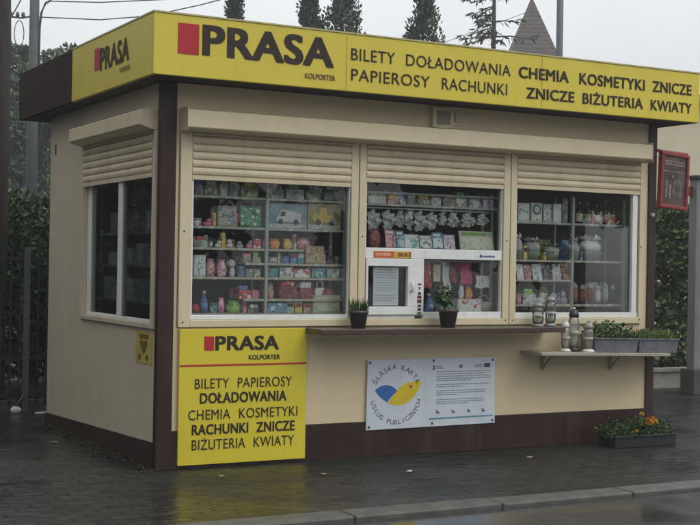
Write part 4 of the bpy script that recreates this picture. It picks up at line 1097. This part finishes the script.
jar('tallest candle jar, black cap with white knob, on the lower shelf', 3.425, -.13, zsh(3.425)+.001, .045, .350, blackpl, milkg, blackpl, .22)
jar('candle jar with tan glass and dark lid nearest the metal trough', 3.525, -.19, zsh(3.525)+.001, .043, .250, pewter, glass('tan_glass', (.66, .52, .30), 1.2, milk=.18), paleplastic, .26, flare=True)
zinc = mat('galvanised', (.16, .165, .18), .35, metal=.35, var=.25, scale=14)
herb = leafmat('herb_leaves', (.018, .048, .014), (.075, .14, .035))
herb_l = leafmat('light_herb_leaves', (.05, .09, .02), (.17, .22, .065))
def trough(label, x0, x1, seed, m, spiky, hmax):
    xm = (x0+x1)/2; z = zsh(xm)+.002; w = (x1-x0)/2; rr = random.Random(seed)
    t = thing('plant_trough', label, 'plant trough', (xm, -.15, z), 'planted metal troughs on the lower shelf', rot=(0, math.atan(.022), 0))
    mb = MB(); a, b, c_, d = w*.94, w, .085, .10; h = .105
    def ring(sx, sy, zz): return [(-sx, -sy, zz), (sx, -sy, zz), (sx, sy, zz), (-sx, sy, zz)]
    rs = [ring(a, c_, 0), ring(b*.985, d*.96, h), ring(b*1.01, d*1.06, h), ring(b*1.01, d*1.06, h+.012), ring(b*.97, d*.93, h+.012), ring(b*.95, d*.9, h-.02)]
    for r1_, r2_ in zip(rs[:-1], rs[1:]):
        for i in range(4): mb.face([r1_[i], r1_[(i+1) % 4], r2_[(i+1) % 4], r2_[i]])
    mb.face(rs[0][::-1]); mb.build('trough', zinc, t, bevel=.004)
    mb = MB(); mb.face(ring(b*.955, d*.905, h-.012)); mb.build('soil', soil, t)
    mb = MB()
    for i in range(900 if not spiky else 750):
        u, v_ = rr.uniform(-.95, .95), rr.uniform(-.92, .92); px, py = u*b*.97, v_*d
        env = hmax*(.55+.45*math.sin(u*5+seed)**2)*(1-.35*abs(v_)) * (1-.25*u*u)
        zz = h-.01+env*rr.random()**.8
        if spiky:
            l = rr.uniform(.04, .10); dd = Vector((rr.gauss(0, .35), rr.gauss(0, .35), 1)); mb.leaf((px, py, h-.02+env*.35*rr.random()), dd, l, .10, rnd=rr)
            mb.leaf((px*1.03, py*1.15, h-.01+env*.8*rr.random()), (rr.uniform(-1, 1), rr.uniform(-1, 1), rr.uniform(-.4, 1)), rr.uniform(.014, .03), .6, rnd=rr)
        else: mb.leaf((px*1.02, py*1.1-.01*(rr.random() < .3), zz), (rr.uniform(-1, 1), rr.uniform(-1, 1), rr.uniform(-.3, 1)), rr.uniform(.016, .034), .75, rnd=rr)
    mb.build('foliage', m, t); return t
trough('grey metal trough full of dark green bushy herbs, next to the candle jars', 3.545, 3.994, 5, herb, False, .165)
trough('grey metal trough of light spiky greenery overhanging the right corner', 3.997, 4.42, 7, herb_l, True, .13)
# black flower tray on the paving
t = thing('flower_tray', 'black tray of marigolds standing on the paving by the right corner', 'planter', (3.985, -.26, 0), rz=R(-2))
mb = MB(); a, b = .305, .105
for (x0, x1, y0, y1) in [(-a, a, -b, -b+.012), (-a, a, b-.012, b), (-a, -a+.012, -b+.012, b-.012), (a-.012, a, -b+.012, b-.012)]: mb.box(x0, x1, y0, y1, .002, .095)
mb.box(-a-.006, a+.006, -b-.006, -b, .08, .098); mb.box(a, a+.006, -b, b, .08, .098)
mb.build('tray', blackpl, t, bevel=.003)
mb = MB(); mb.box(-a+.013, a-.013, -b+.013, b-.013, .004, .08); mb.build('soil', soil, t)
mb = MB(); rr = random.Random(21)
for i in range(1300):
    u, v_ = rr.uniform(-1, 1), rr.uniform(-1, 1)
    env = .165*(.45+.55*math.sin(u*4.3+1.3)**2)*(1-.3*u*u)
    p = (u*a*1.02-.02, v_*b*1.05, .07+env*rr.random())
    mb.leaf(p, (rr.gauss(0, .8), rr.gauss(0, .8), rr.uniform(-.2, 1)), rr.uniform(.02, .045), .45, rnd=rr)
mb.build('foliage', leafmat('marigold_leaves', (.014, .038, .010), (.06, .11, .028)), t)
for (x, yy, z, r, m) in [(.03, -.105, .19, .026, mat('marigold_orange', (.68, .30, .02), .6, var=.25, scale=60)), (.095, -.10, .195, .019, mat('marigold_yellow', (.65, .42, .04), .6, var=.25, scale=60)),
                         (-.01, -.06, .255, .015, MATS['marigold_yellow']), (.01, -.11, .225, .012, MATS['marigold_orange']), (.07, -.10, .225, .012, MATS['marigold_orange']), (-.10, -.11, .13, .010, MATS['marigold_yellow'])]:
    mb = MB(); r *= 1.35
    for q in range(70):
        th = rr.uniform(0, 6.28); ph = math.acos(rr.uniform(-.3, 1)); d = Vector((math.sin(ph)*math.cos(th), math.sin(ph)*math.sin(th), math.cos(ph)))
        mb.leaf(Vector((x, yy, z))+d*r*.25, d, r*.8, .9, rnd=rr)
    f_ = mb.build('flower', m, t)
    MB().tube([(x, yy+.02, .07), (x, yy, z)], .003, 5).build('stem', mat('green_stem', (.06, .09, .03)), f_)
# litter and fallen leaves on the wet paving
pale_l = mat('litter_pale', (.45, .44, .40), .7); leaf_l = mat('dead_leaf', (.22, .18, .09), .6)
lit = [(-.256, 1.553, .03, pale_l, 'tiny pale paper scrap on the paving beside the side wall'), 
       (1.569, -.717, .04, pale_l, 'pale wet leaf in front of the information board'), (.959, -.60, .03, leaf_l, 'brown leaf in front of the yellow board'),
       (2.74, -.50, .03, leaf_l, 'small leaf near the plinth under the lower shelf'), (.30, -.42, .03, leaf_l, 'small leaf below the yellow board corner')]
for i, (x, yy, s_, m, lab) in enumerate(lit):
    r_ = random.Random(i); mb = MB(); n = 7
    ring = [(s_*(.7+.5*r_.random())*math.cos(q*6.283/n), s_*.6*(.7+.5*r_.random())*math.sin(q*6.283/n), .004+.01*r_.random()) for q in range(n)]
    for q in range(n): mb.face([(0, 0, .014), ring[q], ring[(q+1) % n]])
    tag(mb.build('litter_scrap', m, loc=(x, yy, 0), rot=(0, 0, i)), lab, 'litter', 'scraps on the wet paving')
# white bag and flat scrap by the fence
t = thing('litter_bag', 'crumpled white bag with a dark neck lying by the fence', 'litter', (-.03, 3.62, 0))
lump(.09, .065, .08, 3, .3).build('bag_body', mat('bag_white', (.60, .60, .56), .6), t)
MB().tube([(.005, 0, .055), (.04, 0, .11), (.08, .01, .18)], [.015, .013, .007], 8).build('neck', mat('bag_dark', (.06, .06, .06), .6), t)
tag(MB().box(-.08, .08, -.03, .03, .002, .02).build('paper_scrap', pale_l, loc=(.19, 3.45, 0), rot=(0, 0, .3), bevel=.004), 'flat white paper scrap at the foot of the fence', 'litter')
# moss and grit washed up along the side wall
mb = MB(); rr = random.Random(31)
for i in range(1500):
    yy = rr.uniform(-.1, 2.75); off = abs(rr.gauss(0, .05)); x = -.014-off; h = .010+.03*(yy/2.7)*math.exp(-off*12)
    s_ = rr.uniform(.006, .018); mb.leaf((x, yy, .001+h*rr.random()), (rr.gauss(0, 1), rr.gauss(0, 1), .3), s_, .9, rnd=rr)
kind(mb.build('moss', leafmat('moss', (.02, .025, .012), (.06, .062, .035), .9)), 'stuff')

# ================================================================== SURROUNDINGS
# steel fence on the left
fmet = steel_dk; postm = mat('grey_post', (.075, .08, .085), .5, var=.15)
t = thing('steel_fence', 'dark steel bar fence with a grey post behind the left of the kiosk', 'fence', (-3, 3.72, 0))
mb = MB(); i = 0; x = -9.0
for z in (.14, .48, 1.40): MB().box(-9, 2.4, 3.71, 3.74, z, z+.035).build('rail', fmet, t)
while x < 2.4:
    mb.box(x, x+.014, 3.70, 3.714, .06, 1.62); x += .085
mb.build('bar', fmet, t)
for x in (-6.4, -4.4, -2.4, .045, 2.3):
    p_ = MB(); p_.box(x, x+.055, 3.66, 3.70, 0, 1.52); p_.build('post', postm, t, bevel=.004)
MB().box(-9, 2.4, 3.72, 3.82, 0, .10).build('footing', mat('footing', (.05, .05, .048), .7, var=.2), t)
reroot(t)

def crown(n, fn, size, wide, rr, up=.2):
    mb = MB()
    for i in range(n):
        p, d = fn(rr)
        mb.leaf(p, (d[0]+rr.gauss(0, .6), d[1]+rr.gauss(0, .6), d[2]+up+rr.gauss(0, .5)), size*rr.uniform(.6, 1.4), wide, rnd=rr)
    return mb
bark = mat('bark', (.035, .03, .026), .85, var=.3, scale=12, bump=.8, bscale=30, stretch=(1, 1, .25))
def bushy(name, label, cat, loc, clumps, n, size, m, seed, group=None, trunk=None, limbs=True, dense=1.0):
    """clumps = (dx, dy, z, rx, ry, rz): leaf shells around branch ends with gaps between"""
    rr = random.Random(seed); t = thing(name, label, cat, loc, group)
    tot = sum(c[3]*c[4]*c[5] for c in clumps)**1.0
    vol = [(c[3]*c[4]*c[5])**.67 for c in clumps]; sv = sum(vol)
    subs = []
    for c, v in zip(clumps, vol):
        k = max(4, int(26*v/sv*len(clumps)/3*dense))
        for _ in range(k):
            a = rr.uniform(0, 6.28); u = rr.uniform(-1, 1); s_ = math.sqrt(1-u*u); q = .55+.45*rr.random()
            subs.append((c[0]+c[3]*s_*math.cos(a)*q, c[1]+c[4]*s_*math.sin(a)*q, c[2]+c[5]*u*q, min(c[3:6])*rr.uniform(.22, .48)))
    def fn(r):
        s_ = r.choice(subs); d = Vector((r.gauss(0, 1), r.gauss(0, 1), r.gauss(0, .8))).normalized()*r.random()**.4
        return (s_[0]+d.x*s_[3], s_[1]+d.y*s_[3], s_[2]+d.z*s_[3]*.7), d
    crown(n, fn, size, .6, rr).build('crown', m, t)
    if trunk:
        mb = MB(); r0, h = trunk
        mb.tube([(0, 0, 0), (.05*h*.1, 0, h*.5), (0, .02, h)], [r0, r0*.8, r0*.45], 9)
        if limbs:
            for s_ in subs[::3]: mb.tube([(0, .01, h*rr.uniform(.55, .95)), (s_[0]*.5, s_[1]*.5, (h*.8+s_[2])/2+.1), (s_[0], s_[1], s_[2])], [r0*.3, r0*.2, r0*.06], 5)
        mb.build('trunk', bark, t)
    return t
dark_leaf = leafmat('dark_leaves', (.010, .026, .010), (.040, .072, .026))
mid_leaf = leafmat('mid_leaves', (.016, .038, .014), (.075, .115, .040))
# dark hedge and shrubs right behind the steel fence
for i, x in enumerate([-8.2, -6.6, -5.0, -3.4, -1.8, -.4, 1.0, 2.4]):
    lab = ['dark shrub behind the fence, far left end', 'dark shrub behind the fence, second from the left', 'dark shrub behind the fence, third from the left', 'dark shrub behind the fence, fourth from the left', 'dark shrub behind the fence left of the grey post',
           'tall dark shrub behind the fence by the grey post', 'dark shrub behind the fence hidden beside the kiosk', 'dark shrub behind the fence at the back of the kiosk'][i]
    rr = random.Random(40+i)
    bushy('shrub', lab, 'shrub', (x, 4.9+rr.uniform(-.15, .15), 0), [(0, 0, .65, .95, .6, .7), (rr.uniform(-.3, .3), 0, 1.35, .95, .7, .7), (rr.uniform(-.4, .4), -.1, 1.95, .8, .6, .40)], (16000 if 3 < i < 7 else 5000), (.07 if 3 < i < 7 else .11), dark_leaf if i != 5 else leafmat('shrub_leaves', (.010, .028, .010), (.055, .10, .035)), 60+i, 'shrubs behind the steel fence', (.05, 1.6))
# long hedge closing the view behind the shrubs
rr = random.Random(55)
t = thing('hedge', 'long dark dense hedge behind the shrubs on the left', 'hedge', (-2, 6.6, 0))
mb = MB()
for i in range(26000):
    x = rr.uniform(-2.2, 3.4) if i < 18000 else rr.uniform(-10, 6); z = .02+2.05*rr.random()**.95+.2*math.sin(x*3.3)*rr.random()
    mb.leaf((x, 6.3+.7*rr.random()-.1*math.sin(x*5+z*4), z), (rr.gauss(0, .7), -1+rr.gauss(0, .5), rr.gauss(-.2, .6)), rr.uniform(.07, .15), .8, rnd=rr)
mb.build('foliage', dark_leaf, t)
mb = MB(); x = -10
while x < 6: mb.tube([(x, 6.7, 0), (x+.06, 6.65, 1.95)], .03, 5); x += .5
mb.build('stem', bark, t); reroot(t)
# slim dark trunk close to the left edge, its crown above the view
t = bushy('tree', 'tree with a slim dark trunk at the left edge, its crown high above the fence', 'tree', (-.085, 4.25, 0), [(-1.6, .3, 6.4, 1.6, 1.6, 1.1), (-.6, .8, 7.3, 1.4, 1.4, 1.0)], 3500, .12, dark_leaf, 77, None, (.105, 6.8))
# trees further back on the left, rain haze put into the leaf colour
hz_leaf = leafmat('hazed_far_leaves', (.034, .056, .034), (.115, .155, .090))
bushy('tree', 'haze-pale green tall tree behind the left of the kiosk, below the lamp pole', 'tree', (7.0, 29.5, 0), [(0, 0, 2.2, 2.8, 2.0, 2.0), (-1.4, 0, 3.9, 1.4, 1.3, 1.4), (.2, 0, 4.9, 1.6, 1.3, 1.3), (1.8, 0, 5.6, 1.8, 1.3, 1.4), (.3, 0, 6.3, .8, .8, .9), (-1.2, .3, 5.2, .7, .7, .8), (1.2, -.4, 3.2, 1.8, 1.2, 1.5), (-.3, -.4, 2.6, 1.6, 1.2, 1.2), (.9, 0, 6.9, 1.5, 1.0, 1.1), (2.6, 0, 7.0, 1.3, .9, 1.1), (-.7, 0, 6.4, 1.2, .8, 1.1), (1.6, 0, 5.6, 1.6, 1.0, 1.0), (0, 0, 5.2, 1.4, 1.0, 1.2)], 60000, .14, hz_leaf, 78, 'trees far behind the kiosk', (.18, 4.5), dense=2.2)
bushy('tree', 'tall feathery tree at the far left behind the lamp pole', 'tree', (7.2, 32.6, 0), [(0, 0, 3.2, 1.9, 1.5, 2.2), (-.1, 0, 5.6, 1.2, 1.0, 1.5), (-.1, 0, 6.9, .95, .8, 1.2), (0, 0, 7.9, .6, .5, .8), (.3, 0, 4.4, 1.6, 1.2, 1.4)], 36000, .14, hz_leaf, 79, 'trees far behind the kiosk', (.16, 7.2), dense=2.2)
bushy('tree', 'unseen spreading tree behind the fence, far left of the kiosk', 'tree', (-4.5, 12, 0), [(0, 0, 4.2, 3.2, 2.2, 1.8), (2.0, 0, 3.2, 2.0, 1.6, 1.4), (-2.2, 0, 5.2, 2.2, 1.6, 1.5), (-.5, -.5, 1.8, 3.4, 1.6, 1.6), (-3.4, 0, 2.6, 2.4, 1.6, 1.8)], 20000, .20, hz_leaf, 80, 'trees far behind the kiosk', (.2, 4))  # out of view; low clumps and pale leaves added for the side-pane reflection
# columnar conifers over the roof
con_leaf = leafmat('conifer_leaves', (.018, .034, .018), (.062, .085, .045))
def conifer(label, x, yy, h, r, seed, prof, n=7500):
    rr = random.Random(seed); t = thing('conifer', label, 'tree', (x, yy, 0), 'conifers standing beyond the kiosk roof')
    tufts = []
    for i in range(210):
        u = rr.random()**.8; a = rr.uniform(0, 6.28); rad = r*prof(u)*(.45+.60*rr.random()); tufts.append((rad*math.cos(a), rad*math.sin(a), .4+(h-.4)*u, .10+.10*rr.random(), .22+.25*rr.random()))
    def fn(r_):
        q = r_.choice(tufts); d = Vector((r_.gauss(0, 1), r_.gauss(0, 1), r_.gauss(0, 1))).normalized()*r_.random()**.5
        return (q[0]+d.x*q[3], q[1]+d.y*q[3], q[2]+d.z*q[4]), (d.x*.5, d.y*.5, .7)
    crown(int(n*2.2), fn, .10, .5, rr, .5).build('crown', con_leaf, t)
    MB().tube([(0, 0, 0), (0, 0, h*.9)], [.11, .03], 8).build('trunk', bark, t)
    return t
thuja = lambda u: max(.05, min(1, (1-u)*3.2+.12)*(.75+.25*math.sin(u*19)))
conifer('slender dark conifer above the letters of the big logo', 9.68, 21.16, 9.0, .40, 1, lambda u: max(.06, (1-u)*1.45)*(.95 if u > .2 else .8))
conifer('pointed conifer rising over the end of the big logo', 11.28, 20.28, 8.15, .46, 2, lambda u: max(.05, min(1.0, (1-u)*4.2)))
conifer('broad round-topped conifer beside the pointed one', 11.98, 19.9, 8.9, .52, 3, lambda u: max(.05, min(1.05, (1-u)*5.)*.95), 8500)
conifer('loose conifer with a lower side spike, left of the spruce', 13.73, 18.9, 9.0, .44, 4, lambda u: max(.05, min(1.0, (1-u)*3.4)))
conifer('low young conifer tip just above the fascia left of the spruce', 13.45, 19.1, 6.95, .20, 5, lambda u: max(.05, (1-u)*2.2), 2200)
conifer('small conifer tip peeping over the fascia between two conifers', 10.55, 20.7, 6.95, .16, 6, lambda u: max(.05, (1-u)*2.2), 1500)
# open-branched spruce
t = thing('spruce', 'open-branched spruce beside the pointed tower roof', 'tree', (15.28, 18.1, 0)); rr = random.Random(12)
MB().tube([(0, 0, 0), (0, 0, 5), (0, 0, 9.6)], [.14, .09, .02], 8).build('trunk', bark, t)
mb = MB(); lv = MB(); z = 2.0
while z < 9.4:
    L_ = min(1.35, .16+(9.6-z)*.42)
    for q in range(5):
        a = rr.uniform(0, 6.28); l = L_*rr.uniform(.65, 1.1); dx, dy = math.cos(a), math.sin(a); zz = z+rr.uniform(-.1, .1)
        pts = [Vector((0, 0, zz)), Vector((dx*l*.4, dy*l*.4, zz-.02*l)), Vector((dx*l*.8, dy*l*.8, zz-.10*l)), Vector((dx*l, dy*l, zz-.02*l))]
        mb.tube(pts, [.022, .016, .01, .004], 5)
        for s_ in range(int(26*l)):
            u = rr.uniform(.15, 1); i_ = min(2, int(u*3)); p = pts[i_].lerp(pts[i_+1], u*3-i_)
            lv.leaf(p, (dx*.6+rr.gauss(0, .5), dy*.6+rr.gauss(0, .5), -.45+rr.gauss(0, .25)), rr.uniform(.12, .26), .22, rnd=rr)
    z += .36
mb.build('branch', bark, t); lv.build('needles', con_leaf, t)
# tower with a pyramid roof
t = thing('tower', 'brown tiled pyramid roof of a chapel tower rising behind the fascia', 'tower', (29.85, 36.3, 0), rz=R(-28))
tile = mat('roof_tiles', (.046, .033, .028), .6, var=.45, scale=5, bump=.6, bscale=14, stretch=(1, 1, 3))
mb = MB(); w_, zb_, za = 1.78, 8.3, 12.9
cs = [(-w_, -w_, zb_), (w_, -w_, zb_), (w_, w_, zb_), (-w_, w_, zb_)]
# courses of tiles as shallow steps
N_ = 26
for i in range(N_):
    a, b = 1-i/N_, 1-(i+1)/N_; z0, z1 = zb_+(za-zb_)*i/N_, zb_+(za-zb_)*(i+1)/N_; o_ = .012
    for q in range(4):
        p, p2 = cs[q], cs[(q+1) % 4]
        mb.face([(p[0]*a+o_*(1 if p[0] > 0 else -1), p[1]*a+o_*(1 if p[1] > 0 else -1), z0), (p2[0]*a+o_*(1 if p2[0] > 0 else -1), p2[1]*a+o_*(1 if p2[1] > 0 else -1), z0), (p2[0]*b, p2[1]*b, z1), (p[0]*b, p[1]*b, z1)])
mb.face(cs[::-1])
mb.build('roof', tile, t)
MB().tube([(0, 0, 12.8), (0, 0, 13.5)], [.04, .02], 8).build('finial', mat('finial_grey', (.1, .1, .1), .5), t)
MB().box(-1.5, 1.5, -1.5, 1.5, 0, 8.3).build('wall', mat('tower_render', (.36, .33, .28), .8, var=.1), t)
for q in (-1, 1): 
    o = MB().box(-.3, .3, -1.53, -1.5, 5.8, 7.3).build('window', mat('louvre', (.05, .045, .04), .7), t); o.location = (q*.7, 0, 0)
# poles and wires
polem = mat('pole_grey', (.055, .058, .06), .7, var=.15)
t = thing('lamp_pole', 'grey concrete utility pole with bracket and insulators, upper left', 'pole', (4.83, 21.54, 0))
MB().tube([(0, 0, 0), (0, 0, 9.5)], [.14, .10], 10).build('pole', polem, t)
MB().tube([(.10, -.05, 5.9), (.11, -.06, 6.8), (.14, -.08, 7.12), (.22, -.12, 7.34), (.34, -.18, 7.42)], .028, 7).build('bracket_arm', polem, t)
MB().tube([(-.55, .16, 7.0), (-.27, .09, 6.98), (0, 0, 7.05)], .022, 6).build('cross_arm', polem, t)
for q in (-.5, -.36, -.24): MB().lathe([(.02, 0), (.045, .02), (.045, .08), (.02, .12)], c=(q, -.3*q, 7.0), n=8).build('insulator', mat('porcelain', (.10, .09, .08), .3), t)
lp = MB(); lp.tube([(-.32+.11*math.sin(a*math.pi/8), .1, 6.62+.30*math.cos(a*math.pi/8)) for a in range(17)], .012, 5); lp.build('cable_loop', mat('cable', (.06, .06, .06), .6), t)
MB().tube([(-.95, .2, 6.5), (-.5, .12, 6.98), (-.05, .03, 7.9)], .016, 5).build('stay_wire', MATS['cable'], t)
cab = MATS['cable']
def wire(label, pts, r=.014):
    tag(MB().tube([tuple(a-b for a, b in zip(p, pts[0])) for p in pts], r, 5).build('overhead_wire', cab, loc=pts[0]), label, 'wire', 'overhead wires')
wire('sagging overhead wire from the utility pole across the roof', [(4.86, 21.52, 7.02), (6.16, 20.81, 6.98), (7.17, 20.26, 7.09), (8.18, 19.7, 7.36), (8.68, 19.43, 7.52), (10.5, 18.4, 8.3), (14, 16.4, 10)])
wire('upper overhead wire running right from the pole bracket', [(5.14, 21.37, 7.39), (6.15, 20.81, 7.38), (7.6, 20.0, 7.48), (10, 18.7, 7.85)])
wire('faint thin wire slanting up towards the spruce', [(20.9, 29.85, 9.02), (21.27, 29.64, 9.2), (22.32, 29.06, 9.66), (24, 28.1, 10.4)], .010)
t = thing('street_pole', 'plain dark grey pole standing behind the right half of the fascia', 'pole', (15.47, 15.72, 0))
MB().tube([(0, 0, 0), (0, 0, 10.5)], [.088, .074], 12).build('pole', mat('pole_dark', (.06, .068, .076), .5, var=.1), t)
MB().lathe([(.16, 0), (.16, .05), (.10, .07)], n=12).build('base_plate', polem, t)
# cream building on the right
t = thing('house', 'plain cream rendered house behind the hedge on the right', 'house', (18.5, 14, 0))
hm = mat('house_render', (.52, .46, .33), .8, var=.06, scale=1.2, dirt=(.3, .27, .2, .35), dscale=.6)
MB().box(11.2, 26, 10, 18, 0, 4.55).build('wall', hm, t)
MB().box(11.0, 26.2, 9.8, 18.2, 4.551, 4.70).build('roof', mat('flat_roof', (.08, .075, .07), .7), t)
for x in (16.2, 19.2, 22.2):
    o = MB().box(x, x+1.2, 9.96, 10.02, 1.3, 2.8).build('window', white_pl, t)
    MB().box(x+.08, x+1.12, 9.955, 9.9605, 1.38, 2.72).build('pane', mat('house_pane', (.05, .06, .065), .08), o)
reroot(t)
# hedge, gate posts and low wall on the right
rr = random.Random(50)
t = thing('hedge', 'tall dark ivy hedge on a wire fence right of the kiosk', 'hedge', (8.0, 4.4, 0))
mb = MB()
for i in range(15000):
    x = rr.uniform(5.2, 8.86); yy = 4.05+.5*rr.random(); top = 2.05+.22*math.sin(x*4.1)+.14*math.sin(x*9.7+1)
    z = .1+(top-.1)*rr.random()**.85
    if rr.random() < .35 and z > 1.6: z -= rr.uniform(0, .5)
    mb.leaf((x, yy-.08*math.sin(z*6+x*5), z), (rr.gauss(0, .7), -1+rr.gauss(0, .5), rr.gauss(-.2, .6)), rr.uniform(.05, .11), .8, rnd=rr)
mb.build('foliage', leafmat('ivy_leaves', (.028, .058, .018), (.12, .175, .06)), t)
mb = MB()
for i in range(1500):
    x = rr.uniform(7.9, 8.85); z = 1.45+.80*rr.random()**.8
    mb.leaf((x, 4.0+.1*rr.random(), z), (rr.gauss(0, .7), -1, rr.gauss(.2, .6)), rr.uniform(.05, .10), .8, rnd=rr)
mb.build('young_shoots', leafmat('ivy_young', (.05, .08, .02), (.15, .19, .07)), t)
mb = MB(); x = 5.2
while x < 8.9: mb.tube([(x, 4.3, 0), (x+.05, 4.32, 1.9)], .02, 5); x += .45
mb.build('stem', bark, t); reroot(t)
conc = mat('old_concrete', (.26, .25, .22), .75, var=.15, scale=5, bump=.3, dirt=(.1, .1, .08, .5), dscale=3)
t = thing('low_wall', 'low pale concrete panel wall at the foot of the ivy hedge', 'wall', (7.2, 3.6, 0))
mb = MB(); mb.box(6.0, 8.10, 3.50, 3.60, 0, .03); mb.box(6.0, 8.10, 3.50, 3.60, .20, .245); mb.box(6.0, 8.10, 3.53, 3.60, .03, .20)
for x in (6.0, 7.05, 7.99): mb.box(x, x+.10, 3.498, 3.53, .03, .20)
mb.build('panel', conc, t, bevel=.004); reroot(t)
t = thing('gate_post', 'grey square gate post with dark cap at the right edge', 'post', (7.55, 2.85, 0))
MB().box(7.486, 7.60, 2.80, 2.92, .29, 2.46).build('post', mat('gate_post_grey', (.17, .17, .165), .55, var=.12, dirt=(.08, .07, .06, .4)), t, bevel=.005)
MB().box(7.455, 7.635, 2.77, 2.95, 2.461, 2.505).build('cap', blackpl, t, bevel=.006)
MB().box(7.44, 7.70, 2.75, 2.97, 0, .289).build('footing', mat('dark_footing', (.055, .05, .048), .7, var=.2), t, bevel=.008); reroot(t)
t = thing('gate', 'dark red railing beam of the gate, level with the hanging sign', 'gate', (8.4, 3.0, 0))
MB().box(7.02, 7.484, 2.86, 2.91, 2.27, 2.375).build('beam', mat('red_brown_steel', (.12, .035, .03), .5, var=.2), t)
MB().box(7.636, 10.5, 2.86, 2.91, 2.27, 2.375).build('beam', MATS['red_brown_steel'], t)
mb = MB(); x = 7.72
while x < 10.5: mb.box(x, x+.03, 2.87, 2.90, .15, 2.268); x += .14
mb.build('bar', steel_dk, t); MB().box(10.5, 10.62, 2.82, 2.94, 0, 2.5).build('post', postm, t)
MB().tube([(8.50, 4.25, 0), (8.50, 4.25, 2.42)], .04, 10).build('post', postm, t); reroot(t)
# shrubs further right, behind the gate
bushy('shrub', 'dark green shrub beyond the gate on the right', 'shrub', (9.9, 4.4, 0), [(0, 0, .7, .9, .6, .7), (.2, 0, 1.4, .7, .5, .5)], 3500, .10, mid_leaf, 90, None, (.05, 1.2))
# unseen trees added across the street to block low sky, reflected in panes and ground
for i, (x, yy, h) in enumerate([(-24, -27, 8.5), (-15.5, -25, 9.5), (-7, -28, 8.0), (1, -25.5, 9.0), (9, -27, 10.0), (17.5, -25, 8.5), (26, -28, 9.5), (35, -24, 9.0)]):
    lab = ['first', 'second', 'third', 'fourth', 'fifth', 'sixth', 'seventh', 'eighth'][i]
    bushy('tree', f'added leafy tree across the street, {lab} of the row counted from the west', 'tree', (x, yy, 0), [(0, 0, h*.38, 4.2, 2.6, h*.28), (.6, 0, h*.62, 3.6, 2.4, h*.26), (-1.2, .4, h*.76, 2.4, 2.0, h*.2)], 3600, .55, mid_leaf, 120+i, 'added trees across the street', (.25, h*.5), limbs=False)
for i, (x, yy) in enumerate([(-2.6, 15), (-6.2, 16.5), (-10, 15.5)]):  # unseen row added to cover the sky gap mirrored in the side window
    bushy('tree', f'added thick round tree in the row far behind the fence, {["nearest", "second nearest", "farthest from"][i]} {"to the" if i < 2 else "the"} kiosk', 'tree', (x, yy, 0), [(0, 0, 1.6, 2.3, 1.8, 1.6), (.3, 0, 3.6, 2.2, 1.8, 1.6), (-.4, .2, 5.2, 1.7, 1.4, 1.2)], 7000, .36, hz_leaf, 140+i, 'trees far behind the kiosk', (.2, 3.5), limbs=False)
# two unseen trees added on the left, beside the view, to shade the side wall
for x, yy, h, lab in [(-7.6, 3.0, 7.0, 'added low-branched tree shading the side wall, nearer the fence'), (-6.8, -2.8, 8.2, 'added low-branched tree shading the side wall, nearer the street')]:
    bushy('tree', lab, 'tree', (x, yy, 0), [(0, 0, h*.28, 2.2, 2.4, h*.24), (.3, .2, h*.6, 2.4, 2.4, h*.28), (-.3, 0, h*.82, 1.7, 1.7, h*.18)], 7000, .34, dark_leaf, int(h*10), 'added trees left of the kiosk', (.18, h*.6), limbs=False)
# rain-laden air
hz = MB().box(-70, 70, -40, 70, -1.02, 17).build('haze', None)
m = bpy.data.materials.new('haze_air'); m.use_nodes = True; nt = m.node_tree; nt.nodes.clear()
o_ = nt.nodes.new('ShaderNodeOutputMaterial'); pv = nt.nodes.new('ShaderNodeVolumePrincipled')
pv.inputs['Color'].default_value = (.9, .92, .94, 1); pv.inputs['Density'].default_value = .0022; pv.inputs['Anisotropy'].default_value = .2
nt.links.new(pv.outputs[0], o_.inputs['Volume'])
hz.data.materials[0] = m; kind(hz, 'stuff')
